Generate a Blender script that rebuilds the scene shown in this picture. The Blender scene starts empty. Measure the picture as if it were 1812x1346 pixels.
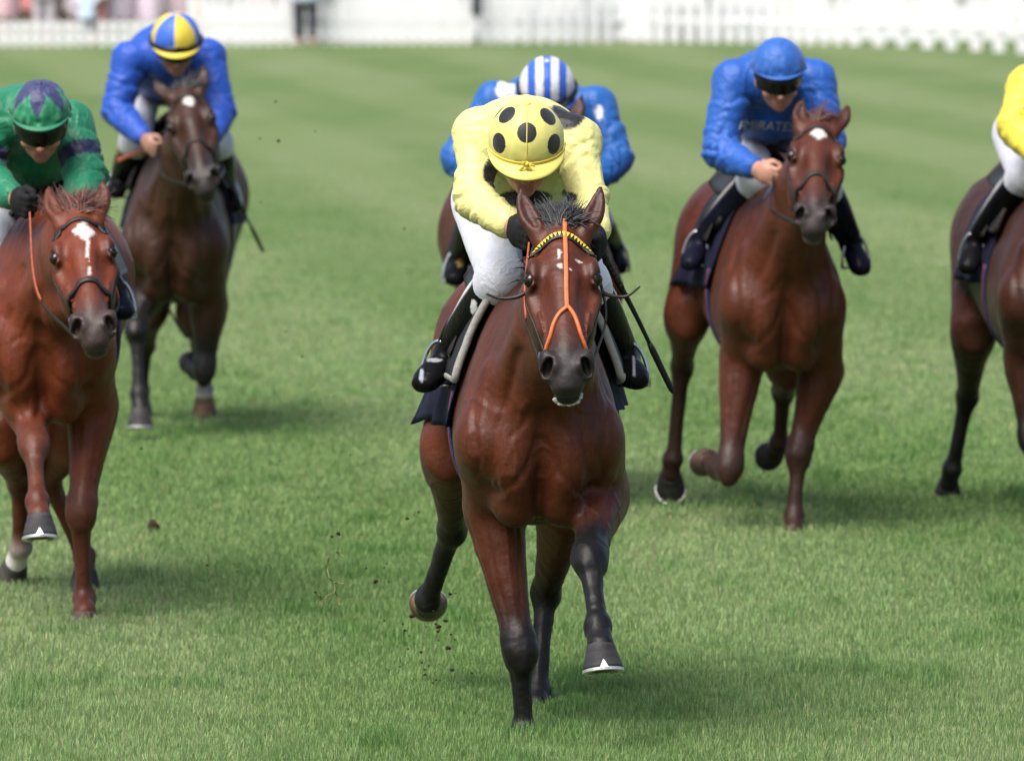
import bpy, bmesh, math, random
import numpy as np
from mathutils import Vector, Matrix
from mathutils.bvhtree import BVHTree

random.seed(7)
RNG = np.random.default_rng(7)
SC = bpy.context.scene
COL = SC.collection

# ---------------------------------------------------------------- camera, sky, sun
FPX, CAMY, CAMZ, HORIZON = 15340.0, -26.0, 2.65, -255.0
PITCH = math.atan((673.0 - HORIZON) / FPX)
cam_data = bpy.data.cameras.new('camera')
cam = bpy.data.objects.new('camera', cam_data)
COL.objects.link(cam)
cam.location = (0, CAMY, CAMZ)
cam.rotation_euler = (math.pi / 2 - PITCH, 0, 0)
cam_data.sensor_width = 36.0
cam_data.sensor_fit = 'HORIZONTAL'
cam_data.lens = 36.0 * FPX / 1812.0
cam_data.clip_start = 0.5
cam_data.clip_end = 3000
cam_data.dof.use_dof = True
cam_data.dof.focus_distance = 25.75
cam_data.dof.aperture_fstop = 6.9
SC.camera = cam

SUN_EL, SUN_AZ = math.radians(57), math.radians(214)   # azimuth measured from +Y towards +X
world = bpy.data.worlds.new('World')
SC.world = world
world.use_nodes = True
wn = world.node_tree
sky = wn.nodes.new('ShaderNodeTexSky')
sky.sky_type = 'NISHITA'
sky.sun_disc = False
sky.sun_elevation = SUN_EL
sky.sun_rotation = SUN_AZ
sky.air_density = 1.0
sky.dust_density = 4.0
sky.ozone_density = 1.0
wn.links.new(sky.outputs[0], wn.nodes['Background'].inputs[0])
wn.nodes['Background'].inputs[1].default_value = 0.05
sun_data = bpy.data.lights.new('sun', 'SUN')
sun_data.energy = 1.5
sun_data.angle = math.radians(42)
sun_data.color = (1.0, 0.96, 0.9)
sun = bpy.data.objects.new('sun', sun_data)
COL.objects.link(sun)
sdir = Vector((math.sin(SUN_AZ) * math.cos(SUN_EL), math.cos(SUN_AZ) * math.cos(SUN_EL), math.sin(SUN_EL)))
sun.rotation_euler = sdir.to_track_quat('Z', 'Y').to_euler()
sun.location = (0, 0, 30)
vs = SC.view_settings
vs.view_transform = 'Standard'
vs.look = 'None'
vs.gamma = 1.0
vs.use_curve_mapping = False
vs.exposure = 2.2

def P(px, py, Y):
    """point of the place seen at photo pixel (px, py) and standing at depth Y"""
    c, s = math.cos(PITCH), math.sin(PITCH)
    a, b = (px - 906.0) / FPX, (673.0 - py) / FPX
    d = np.array([a, c + s * b, -s + c * b])
    return np.array([0, CAMY, CAMZ]) + d * ((Y - CAMY) / d[1])

# ---------------------------------------------------------------- materials
MATS = {}
def nodes_of(name):
    m = bpy.data.materials.new(name)
    m.use_nodes = True
    nt = m.node_tree
    return m, nt, nt.nodes['Principled BSDF'], nt.nodes, nt.links

def mixc(nt, fac, a, b, mode='MIX'):
    n = nt.nodes.new('ShaderNodeMix')
    n.data_type = 'RGBA'
    n.blend_type = mode
    for i, v in ((0, fac), (6, a), (7, b)):
        if isinstance(v, (int, float)):
            n.inputs[i].default_value = v
        elif isinstance(v, tuple):
            n.inputs[i].default_value = v if len(v) == 4 else v + (1,)
        else:
            nt.links.new(v, n.inputs[i])
    return n.outputs[2]

def noise_tex(nt, scale, detail=3, vec=None, rough=0.5, dist=0.0):
    n = nt.nodes.new('ShaderNodeTexNoise')
    n.inputs['Scale'].default_value = scale
    n.inputs['Detail'].default_value = detail
    n.inputs['Roughness'].default_value = rough
    n.inputs['Distortion'].default_value = dist
    if vec is not None:
        nt.links.new(vec, n.inputs['Vector'])
    return n.outputs[0]

def ramp(nt, fac, stops):
    n = nt.nodes.new('ShaderNodeValToRGB')
    el = n.color_ramp.elements
    while len(el) < len(stops):
        el.new(0.5)
    for e, (p, c) in zip(el, stops):
        e.position = p
        e.color = c if len(c) == 4 else tuple(c) + (1,)
    nt.links.new(fac, n.inputs[0])
    return n.outputs[0]

def coords(nt, scale=(1, 1, 1), kind='Object'):
    tc = nt.nodes.new('ShaderNodeTexCoord')
    mp = nt.nodes.new('ShaderNodeMapping')
    mp.inputs['Scale'].default_value = scale
    nt.links.new(tc.outputs[kind], mp.inputs[0])
    return mp.outputs[0]

def bump(nt, bs, height, strength, dist):
    b = nt.nodes.new('ShaderNodeBump')
    b.inputs['Strength'].default_value = strength
    b.inputs['Distance'].default_value = dist
    nt.links.new(height, b.inputs['Height'])
    old = bs.inputs['Normal'].links
    if old:
        nt.links.new(old[0].from_socket, b.inputs['Normal'])
    nt.links.new(b.outputs[0], bs.inputs['Normal'])

def vcol(nt):
    a = nt.nodes.new('ShaderNodeAttribute')
    a.attribute_name = 'Col'
    return a.outputs['Color']

def mat_coat():
    m, nt, bs, N, L = nodes_of('horse_coat')
    v = coords(nt, (1, 1, 1))
    fine = noise_tex(nt, 260, 2, coords(nt, (1, 1, 0.22)))
    mid = noise_tex(nt, 9, 4, v, 0.6)
    c = mixc(nt, 1.0, vcol(nt), ramp(nt, mid, [(0.3, (0.72, 0.70, 0.70)), (0.7, (1.22, 1.2, 1.18))]), 'MULTIPLY')
    c = mixc(nt, 1.0, c, ramp(nt, fine, [(0.3, (0.8, 0.8, 0.8)), (0.7, (1.18, 1.18, 1.18))]), 'MULTIPLY')
    L.new(c, bs.inputs['Base Color'])
    rr = ramp(nt, mid, [(0.3, (0.43,) * 3), (0.7, (0.56,) * 3)])
    L.new(rr, bs.inputs['Roughness'])
    bs.inputs['Specular IOR Level'].default_value = 0.25
    bs.inputs['Sheen Weight'].default_value = 0.02
    bs.inputs['Sheen Roughness'].default_value = 0.4
    bump(nt, bs, noise_tex(nt, 13, 3, v, 0.55), 0.35, 0.02)
    bump(nt, bs, noise_tex(nt, 42, 3, v, 0.6), 0.16, 0.005)
    bump(nt, bs, fine, 0.18, 0.002)
    return m

def mat_vcol(name, rough=0.6, spec=0.4, sheen=0.0, coat=0.0, bumps=(), weave=0.0, vary=0.12, crease=()):
    m, nt, bs, N, L = nodes_of(name)
    v = coords(nt)
    c = mixc(nt, 1.0, vcol(nt), ramp(nt, noise_tex(nt, 14, 4, v), [(0.3, (1 - vary,) * 3), (0.7, (1 + vary,) * 3)]), 'MULTIPLY')
    L.new(c, bs.inputs['Base Color'])
    bs.inputs['Roughness'].default_value = rough
    bs.inputs['Specular IOR Level'].default_value = spec
    bs.inputs['Sheen Weight'].default_value = sheen
    bs.inputs['Coat Weight'].default_value = coat
    bs.inputs['Coat Roughness'].default_value = 0.15
    for sc, st, di in bumps:
        bump(nt, bs, noise_tex(nt, sc, 3, v, 0.5, 1.2), st, di)
    for sc, st, di in crease:      # irregular crease lines in thin cloth
        n = noise_tex(nt, sc, 2, v, 0.45, 2.2)
        r = ramp(nt, n, [(0.36, (0.15,) * 3), (0.46, (0.75,) * 3), (0.5, (1,) * 3), (0.54, (0.7,) * 3), (0.66, (0.1,) * 3)])
        bump(nt, bs, r, st, di)
    if weave:
        bump(nt, bs, noise_tex(nt, 700, 1, v), weave, 0.001)
    return m

def mat_plain(name, col, rough=0.5, spec=0.5, metal=0.0, vary=0.15, nscale=30, bumps=(), coat=0.0, transl=0.0):
    m, nt, bs, N, L = nodes_of(name)
    v = coords(nt)
    lo, hi = tuple(x * (1 - vary) for x in col), tuple(min(1, x * (1 + vary)) for x in col)
    L.new(ramp(nt, noise_tex(nt, nscale, 4, v), [(0.3, lo), (0.7, hi)]), bs.inputs['Base Color'])
    bs.inputs['Roughness'].default_value = rough
    bs.inputs['Specular IOR Level'].default_value = spec
    bs.inputs['Metallic'].default_value = metal
    bs.inputs['Coat Weight'].default_value = coat
    for sc, st, di in bumps:
        bump(nt, bs, noise_tex(nt, sc, 3, v, 0.5, 0.8), st, di)
    return m

M = dict(
    coat=mat_coat(),
    eye=mat_plain('eye', (0.006, 0.0035, 0.0025), 0.08, 0.35, vary=0.3),
    hoof=mat_vcol('hoof_horn', 0.62, 0.25, bumps=((60, 0.5, 0.004), (200, 0.4, 0.002)), vary=0.45),
    shoe=mat_plain('worn_aluminium', (0.5, 0.5, 0.5), 0.38, 0.5, 0.75, 0.2, 60),
    steel=mat_plain('polished_steel', (0.42, 0.43, 0.45), 0.28, 0.5, 1.0, 0.1, 40),
    hair=mat_vcol('horse_hair', 0.45, 0.45, 0.1),
    leather=mat_plain('dark_leather', (0.012, 0.009, 0.008), 0.45, 0.3, vary=0.4, nscale=50, bumps=((160, 0.3, 0.002),)),
    orange=mat_plain('orange_rubber', (0.44, 0.10, 0.028), 0.5, 0.4, vary=0.14, nscale=60, bumps=((220, 0.3, 0.002),)),
    grip=mat_plain('rein_rubber', (0.26, 0.055, 0.025), 0.62, 0.35, vary=0.2, nscale=70, bumps=((300, 0.5, 0.002),)),
    silk=mat_vcol('racing_silk', 0.5, 0.26, 0.06, crease=((5.0, 0.30, 0.012), (15, 0.22, 0.004)), weave=0.1, vary=0.05),
    breech=mat_vcol('breeches_cloth', 0.6, 0.3, 0.2, crease=((9, 0.35, 0.006), (22, 0.3, 0.0025)), weave=0.15, vary=0.05),
    boot=mat_vcol('boot_leather', 0.28, 0.05, coat=0.0, bumps=((18, 0.35, 0.008), (60, 0.3, 0.002)), vary=0.2),
    skin=mat_vcol('skin', 0.5, 0.4, bumps=((130, 0.2, 0.0015),), vary=0.1),
    helmet=mat_vcol('cap_cloth', 0.5, 0.28, 0.1, bumps=((16, 0.18, 0.008), (45, 0.12, 0.003)), weave=0.1, vary=0.05),
    goggle=mat_plain('goggle_lens', (0.003, 0.003, 0.0035), 0.16, 0.25, vary=0.2),
    glove=mat_plain('glove_cloth', (0.006, 0.006, 0.007), 0.8, 0.2, vary=0.3, nscale=60, bumps=((120, 0.5, 0.003),)),
    navy=mat_plain('navy_cloth', (0.005, 0.0055, 0.02), 0.75, 0.2, vary=0.25, nscale=20, bumps=((14, 0.4, 0.015), (400, 0.3, 0.001))),
    black=mat_plain('black_cloth', (0.008, 0.008, 0.009), 0.62, 0.25, vary=0.3, nscale=40, bumps=((60, 0.3, 0.003),)),
    greyfelt=mat_plain('grey_felt', (0.22, 0.215, 0.20), 0.9, 0.2, vary=0.15, nscale=80, bumps=((260, 0.6, 0.003),)),
    yellow=mat_plain('yellow_trim', (0.55, 0.42, 0.04), 0.5, 0.4, vary=0.1),
    gold=mat_plain('gold_print', (0.55, 0.36, 0.09), 0.5, 0.4, vary=0.2),
    white=mat_plain('white_cloth', (0.3, 0.31, 0.34), 0.6, 0.3, vary=0.06),
    foam=mat_plain('mouth_foam', (0.42, 0.42, 0.41), 0.45, 0.4, vary=0.25, nscale=90, bumps=((150, 0.8, 0.004),)),
    skyblue=mat_plain('blue_strap', (0.06, 0.32, 0.72), 0.55, 0.4, vary=0.15),
    girth=mat_plain('girth_webbing', (0.015, 0.017, 0.06), 0.7, 0.3, vary=0.2),
    girthred=mat_plain('girth_red', (0.12, 0.02, 0.04), 0.7, 0.3, vary=0.2),
    dirt=mat_plain('dark_soil', (0.030, 0.020, 0.014), 0.95, 0.1, vary=0.5, nscale=80, bumps=((70, 0.8, 0.01),)),
    tan=mat_plain('tan_leather', (0.42, 0.13, 0.05), 0.5, 0.4, vary=0.2),
)

# ---------------------------------------------------------------- mesh helpers
ORG = {}
def v3(*a):
    return np.array(a[0] if len(a) == 1 else a, dtype=float)
def nrm(v):
    v = np.asarray(v, float)
    return v / (np.linalg.norm(v) + 1e-12)

def root(name, loc, label, cat, group=None):
    o = bpy.data.objects.new(name, None)
    o.empty_display_size = 0.2
    COL.objects.link(o)
    o.location = tuple(float(x) for x in loc)
    ORG[o.name] = v3(o.location)
    o['label'] = label
    o['category'] = cat
    if group:
        o['group'] = group
    return o

def make(name, V, F, mat, parent=None, cols=None, smooth=True, origin=None):
    V = np.asarray(V, float)
    if parent is not None:
        org = ORG[parent.name]
    elif origin is not None:
        org = v3(origin)
    else:
        org = v3((V[:, 0].min() + V[:, 0].max()) / 2, (V[:, 1].min() + V[:, 1].max()) / 2, V[:, 2].min())
    me = bpy.data.meshes.new(name)
    if isinstance(F, np.ndarray):
        n = F.shape[1]
        me.vertices.add(len(V))
        me.vertices.foreach_set('co', (V - org).astype(np.float32).ravel())
        me.loops.add(F.size)
        me.loops.foreach_set('vertex_index', F.astype(np.int32).ravel())
        me.polygons.add(len(F))
        me.polygons.foreach_set('loop_start', np.arange(0, F.size, n, dtype=np.int32))
        me.update(calc_edges=True)
        me.validate()
    else:
        me.from_pydata([tuple(x) for x in (V - org)], [], F)
        me.update()
    if smooth:
        me.polygons.foreach_set('use_smooth', np.ones(len(me.polygons), dtype=bool))
    if cols is not None:
        a = me.color_attributes.new('Col', 'FLOAT_COLOR', 'POINT')
        c = np.ones((len(V), 4), np.float32)
        c[:, :3] = np.asarray(cols, np.float32)[..., :3]
        a.data.foreach_set('color', c.ravel())
    me.materials.append(mat)
    o = bpy.data.objects.new(name, me)
    COL.objects.link(o)
    if parent is not None:
        o.parent = parent
    else:
        o.location = tuple(org)
    ORG[o.name] = org
    return o

def tag(o, label, cat=None, group=None, kind=None):
    o['label'] = label
    if cat: o['category'] = cat
    if group: o['group'] = group
    if kind: o['kind'] = kind
    return o

class MB:
    """collects pieces of one part"""
    def __init__(s):
        s.V, s.F, s.C, s.n = [], [], [], 0
    def add(s, V, F, col=(1, 1, 1)):
        V = np.asarray(V, float)
        s.V.append(V)
        s.F += [tuple(int(i) + s.n for i in f) for f in F]
        c = np.asarray(col, float)
        s.C.append(np.tile(c, (len(V), 1)) if c.ndim == 1 else c)
        s.n += len(V)
        return s
    def build(s, name, mat, parent=None, smooth=True, origin=None):
        return make(name, np.concatenate(s.V), s.F, mat, parent, np.concatenate(s.C), smooth, origin)

def catmull(pts, n):
    """dense Catmull-Rom samples through rows of pts (any width)"""
    p = np.asarray(pts, float)
    if len(p) == 2:
        t = np.linspace(0, 1, n * 1 + 1)[:, None]
        return p[0] * (1 - t) + p[1] * t
    q = np.vstack([2 * p[0] - p[1], p, 2 * p[-1] - p[-2]])
    out = []
    for i in range(1, len(q) - 2):
        for t in np.linspace(0, 1, n, endpoint=False):
            a, b, c, d = q[i - 1], q[i], q[i + 1], q[i + 2]
            out.append(0.5 * (2 * b + (c - a) * t + (2 * a - 5 * b + 4 * c - d) * t * t + (3 * b - a - 3 * c + d) * t ** 3))
    out.append(p[-1])
    return np.array(out)

def frames(p, ref):
    p = np.asarray(p, float)
    t = np.gradient(p, axis=0)
    t /= np.linalg.norm(t, axis=1)[:, None] + 1e-12
    ref = np.asarray(ref, float)
    if ref.ndim == 1:
        ref = np.tile(ref, (len(p), 1))
    s = np.cross(t, ref)
    s /= np.linalg.norm(s, axis=1)[:, None] + 1e-12
    n = np.cross(s, t)
    return t, s, n

def tube(p, r, k=8, ref=(0.13, 0.21, 0.97), closed=False):
    p = np.asarray(p, float)
    r = np.broadcast_to(np.asarray(r, float), (len(p),))
    t, s, n = frames(p, ref)
    a = np.linspace(0, 2 * math.pi, k, endpoint=False)
    V = (p[:, None] + r[:, None, None] * (np.cos(a)[None, :, None] * s[:, None] + np.sin(a)[None, :, None] * n[:, None])).reshape(-1, 3)
    m = len(p)
    F = []
    for i in range(m - 1 + (1 if closed else 0)):
        j = (i + 1) % m
        for q in range(k):
            F.append((i * k + q, i * k + (q + 1) % k, j * k + (q + 1) % k, j * k + q))
    if not closed:
        F.append(tuple(range(k))[::-1])
        F.append(tuple((m - 1) * k + q for q in range(k)))
    return V, F

def ribbon(p, nor, width, thick):
    """flat strap with rounded section, wide across the path, lying on the surface with normal nor"""
    p = np.asarray(p, float)
    t, s, n = frames(p, nor)
    w = np.broadcast_to(np.asarray(width, float), (len(p),))[:, None] / 2
    h = thick
    prof = [(-1, 0), (-0.9, 0.8), (-0.6, 1), (0.6, 1), (0.9, 0.8), (1, 0), (0.9, -0.6), (-0.9, -0.6)]
    k = len(prof)
    V = np.stack([p + s * w * a + n * h * b for a, b in prof], axis=1).reshape(-1, 3)
    F = []
    for i in range(len(p) - 1):
        for q in range(k):
            F.append((i * k + q, i * k + (q + 1) % k, (i + 1) * k + (q + 1) % k, (i + 1) * k + q))
    F.append(tuple(range(k))[::-1])
    F.append(tuple((len(p) - 1) * k + q for q in range(k)))
    return V, F

def ball(c, axes, r, nu=20, nv=12, v0=-90, v1=90):
    """ellipsoid zone; axes rows = lateral, forward, up"""
    c, A = v3(c), np.asarray(axes, float)
    V, F = [], []
    for j in range(nv + 1):
        e = math.radians(v0 + (v1 - v0) * j / nv)
        for i in range(nu):
            a = 2 * math.pi * i / nu
            V.append(c + A[0] * r[0] * math.cos(e) * math.sin(a) + A[1] * r[1] * math.cos(e) * math.cos(a) + A[2] * r[2] * math.sin(e))
    for j in range(nv):
        for i in range(nu):
            F.append((j * nu + i, j * nu + (i + 1) % nu, (j + 1) * nu + (i + 1) % nu, (j + 1) * nu + i))
    F.append(tuple(range(nu))[::-1])
    F.append(tuple(nv * nu + i for i in range(nu)))
    return np.array(V), F

EYE3 = np.eye(3)

# value noise on arrays of points
_PERM = RNG.random((32, 32, 32)).astype(np.float32)
def vnoise(p):
    p = np.asarray(p, float)
    i = np.floor(p).astype(int)
    f = p - i
    f = f * f * (3 - 2 * f)
    r = 0
    for dx in (0, 1):
        for dy in (0, 1):
            for dz in (0, 1):
                w = (f[:, 0] if dx else 1 - f[:, 0]) * (f[:, 1] if dy else 1 - f[:, 1]) * (f[:, 2] if dz else 1 - f[:, 2])
                r = r + w * _PERM[(i[:, 0] + dx) & 31, (i[:, 1] + dy) & 31, (i[:, 2] + dz) & 31]
    return r * 2 - 1

# ---------------------------------------------------------------- blended solid shapes
class Field:
    """smoothly blended tapered elliptic limbs, meshed as one continuous surface"""
    def __init__(s):
        s.g = []
    def seg(s, a, b, ra, rb, U=(1, 0, 0), egg=0.0, cap=1.0, ca=None, cb=None):
        a, b = v3(a), v3(b)
        L = np.linalg.norm(b - a)
        W = (b - a) / L if L > 1e-9 else nrm(np.cross(U, (0.1, 0.3, 1.0)))
        U = nrm(v3(U) - W * np.dot(U, W))
        Vv = np.cross(W, U)
        f = lambda r: (r, r) if np.isscalar(r) else tuple(r)
        return dict(a=a, b=b, L=L, U=U, V=Vv, W=W, ra=f(ra), rb=f(rb), egg=egg if np.ndim(egg) else ((egg, egg) if egg else 0.0), cap=cap, ca=ca, cb=cb if cb is not None else ca)
    def cap(s, a, b, ra, rb=None, U=(1, 0, 0), k=0.03, op='u', col=None, colb=None, egg=0.0, cap=1.0):
        s.g.append(([s.seg(a, b, ra, ra if rb is None else rb, U, egg, cap, col, colb)], k, op))
    def ell(s, c, axes, r, k=0.03, op='u', col=None):
        A = np.asarray(axes, float)
        W = nrm(A[2])
        U = nrm(A[0] - W * np.dot(A[0], W))
        V = np.cross(W, U)
        V = V * (1 if np.dot(V, A[1]) >= 0 else -1)
        s.g.append(([dict(a=v3(c), b=v3(c), L=0.0, U=U, V=V, W=W, ra=(r[0], r[1]), rb=(r[0], r[1]), rw=r[2], egg=0.0, cap=1.0, ca=col, cb=col)], k, op))
    def loft(s, st, U=(1, 0, 0), k=0.04, op='u', n=4, cols=None, cap=0.6):
        """st rows: x y z ru rv egg"""
        D = catmull(st, n)
        C = None
        if cols is not None:
            cc = np.array(cols, float)
            C = cc[0] if cc.ndim == 1 else np.stack([np.interp(np.linspace(0, len(st) - 1, len(D)), np.arange(len(st)), cc[:, q]) for q in range(3)], 1)
        segs = []
        for i in range(len(D) - 1):
            ca = cb = None
            if C is not None:
                ca, cb = (np.array(cols), np.array(cols)) if np.array(cols).ndim == 1 else (C[i], C[i + 1])
            segs.append(s.seg(D[i, :3], D[i + 1, :3], D[i, 3:5], D[i + 1, 3:5], U, (D[i, 5], D[i + 1, 5]) if D[i, 5] or D[i + 1, 5] else 0.0, cap, ca, cb))
        s.g.append((segs, k, op))
    @staticmethod
    def dist(q, x, y, z, want_t=False):
        dx, dy, dz = x - q['a'][0], y - q['a'][1], z - q['a'][2]
        W, U, V, L = q['W'], q['U'], q['V'], q['L']
        w = dx * W[0] + dy * W[1] + dz * W[2]
        u = dx * U[0] + dy * U[1] + dz * U[2]
        v = dx * V[0] + dy * V[1] + dz * V[2]
        if L > 1e-9:
            t = np.clip(w / L, 0, 1)
            w = w - t * L
            ru = q['ra'][0] + (q['rb'][0] - q['ra'][0]) * t
            rv = q['ra'][1] + (q['rb'][1] - q['ra'][1]) * t
            rw = (ru + rv) * (0.5 * q['cap'])
        else:
            t = np.zeros_like(w)
            ru, rv = q['ra']
            rw = q['rw']
        if q['egg']:
            u = u / (1 - (q['egg'][0] + (q['egg'][1] - q['egg'][0]) * t) * np.clip(v / rv, -1.1, 1.1))
        x1, y1, z1 = u / ru, v / rv, w / rw
        k0 = np.sqrt(x1 * x1 + y1 * y1 + z1 * z1)
        k1 = np.sqrt((x1 / ru) ** 2 + (y1 / rv) ** 2 + (z1 / rw) ** 2)
        d = k0 * (k0 - 1) / np.maximum(k1, 1e-4)
        d = np.where(k0 < 1e-4, -np.minimum(ru, rv), d)
        return (d, t) if want_t else d
    @staticmethod
    def box(q, pad):
        r = max(max(q['ra']), max(q['rb'])) * (1.0 + (0.15 if q['egg'] else 0.0))
        if q['L'] <= 1e-9:
            r = max(r, q['rw'])
        r += pad
        return np.minimum(q['a'], q['b']) - r, np.maximum(q['a'], q['b']) + r
    def mesh(s, res, default=(0.2, 0.1, 0.05), sigma=0.012):
        lo = np.min([s.box(q, 0)[0] for g in s.g if g[2] == 'u' for q in g[0]], axis=0) - 3 * res
        hi = np.max([s.box(q, 0)[1] for g in s.g if g[2] == 'u' for q in g[0]], axis=0) + 3 * res
        dim = np.ceil((hi - lo) / res).astype(int) + 1
        A = np.full(dim, 1.0, np.float32)
        def idx(b):
            i0 = np.clip(np.floor((b[0] - lo) / res).astype(int), 0, dim - 1)
            i1 = np.clip(np.ceil((b[1] - lo) / res).astype(int) + 1, 1, dim)
            return i0, np.maximum(i1, i0 + 1)
        ax = [(lo[i] + res * np.arange(dim[i])).astype(np.float32) for i in range(3)]
        for segs, k, op in s.g:
            pad = k + 3 * res
            bs = [s.box(q, pad) for q in segs]
            g0, g1 = idx((np.min([b[0] for b in bs], axis=0), np.max([b[1] for b in bs], axis=0)))
            T = np.full(g1 - g0, 1.0, np.float32)
            for q, b in zip(segs, bs):
                i0, i1 = idx(b)
                d = s.dist(q, ax[0][i0[0]:i1[0], None, None], ax[1][None, i0[1]:i1[1], None], ax[2][None, None, i0[2]:i1[2]])
                j0, j1 = i0 - g0, i1 - g0
                sub = T[j0[0]:j1[0], j0[1]:j1[1], j0[2]:j1[2]]
                np.minimum(sub, d, out=sub)
            R = A[g0[0]:g1[0], g0[1]:g1[1], g0[2]:g1[2]]
            if op == 'u':
                h = np.maximum(k - np.abs(R - T), 0) / k
                R[...] = np.minimum(R, T) - h * h * (k * 0.25)
            else:
                T = -T
                h = np.maximum(k - np.abs(R - T), 0) / k
                R[...] = np.maximum(R, T) + h * h * (k * 0.25)
        # surface nets
        ins = A < 0
        c = [ins[i:dim[0] - 1 + i, j:dim[1] - 1 + j, l:dim[2] - 1 + l] for i in (0, 1) for j in (0, 1) for l in (0, 1)]
        anyi, alli = c[0].copy(), c[0].copy()
        for q in c[1:]:
            anyi |= q
            alli &= q
        act = anyi & ~alli
        ci = np.argwhere(act)
        vid = np.full(act.shape, -1, np.int32)
        vid[act] = np.arange(len(ci))
        off = np.array([(i, j, l) for i in (0, 1) for j in (0, 1) for l in (0, 1)])
        val = np.stack([A[ci[:, 0] + o[0], ci[:, 1] + o[1], ci[:, 2] + o[2]] for o in off], 1)
        acc = np.zeros((len(ci), 3))
        cnt = np.zeros(len(ci))
        for e0 in range(8):
            for e1 in range(e0 + 1, 8):
                if np.abs(off[e0] - off[e1]).sum() != 1:
                    continue
                a, b = val[:, e0], val[:, e1]
                m = (a < 0) != (b < 0)
                t = np.where(m, a / np.where(m, a - b, 1), 0)
                acc += np.where(m[:, None], off[e0] + (off[e1] - off[e0]) * t[:, None], 0)
                cnt += m
        V = lo + (ci + acc / cnt[:, None]) * res
        Q = []
        for axn in range(3):
            u, w = [(1, 2), (2, 0), (0, 1)][axn]
            sl0 = [slice(1, -1)] * 3
            sl1 = [slice(1, -1)] * 3
            sl0[axn] = slice(0, dim[axn] - 1)
            sl1[axn] = slice(1, dim[axn])
            a, b = ins[tuple(sl0)], ins[tuple(sl1)]
            e = np.argwhere(a != b)
            flip = a[e[:, 0], e[:, 1], e[:, 2]]
            base = e.copy()
            for z in range(3):
                if z != axn:
                    base[:, z] += 1
            def cell(du, dw):
                q = base.copy()
                q[:, u] += du
                q[:, w] += dw
                return vid[q[:, 0], q[:, 1], q[:, 2]]
            q = np.stack([cell(-1, -1), cell(0, -1), cell(0, 0), cell(-1, 0)], 1)
            q[~flip] = q[~flip][:, ::-1]
            Q.append(q)
        Q = np.concatenate(Q)
        Q = Q[(Q >= 0).all(1)]
        return V, Q, s.colour(V, default, sigma)
    def colour(s, V, default, sigma=0.012):
        acc = np.tile(np.array(default) * 1e-4, (len(V), 1))
        wt = np.full(len(V), 1e-4)
        for segs, k, op in s.g:
            for q in segs:
                if q['ca'] is None:
                    continue
                b = s.box(q, 0.03)
                m = ((V > b[0]) & (V < b[1])).all(1)
                if not m.any():
                    continue
                p = V[m]
                d, t = s.dist(q, p[:, 0], p[:, 1], p[:, 2], True)
                w = np.exp(-np.clip(d if op == 'u' else np.abs(d), 0, 1) / sigma) * (1 if op == 'u' else 3)
                acc[m] += w[:, None] * (np.asarray(q['ca']) * (1 - t[:, None]) + np.asarray(q['cb']) * t[:, None])
                wt[m] += w
        return acc / wt[:, None]

def vnormals(V, Q):
    n = np.zeros_like(V)
    fn = np.cross(V[Q[:, 2]] - V[Q[:, 0]], V[Q[:, 3]] - V[Q[:, 1]])
    for i in range(4):
        np.add.at(n, Q[:, i], fn)
    return n / (np.linalg.norm(n, axis=1)[:, None] + 1e-12)

# ---------------------------------------------------------------- horses
class Horse:
    pass

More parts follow.
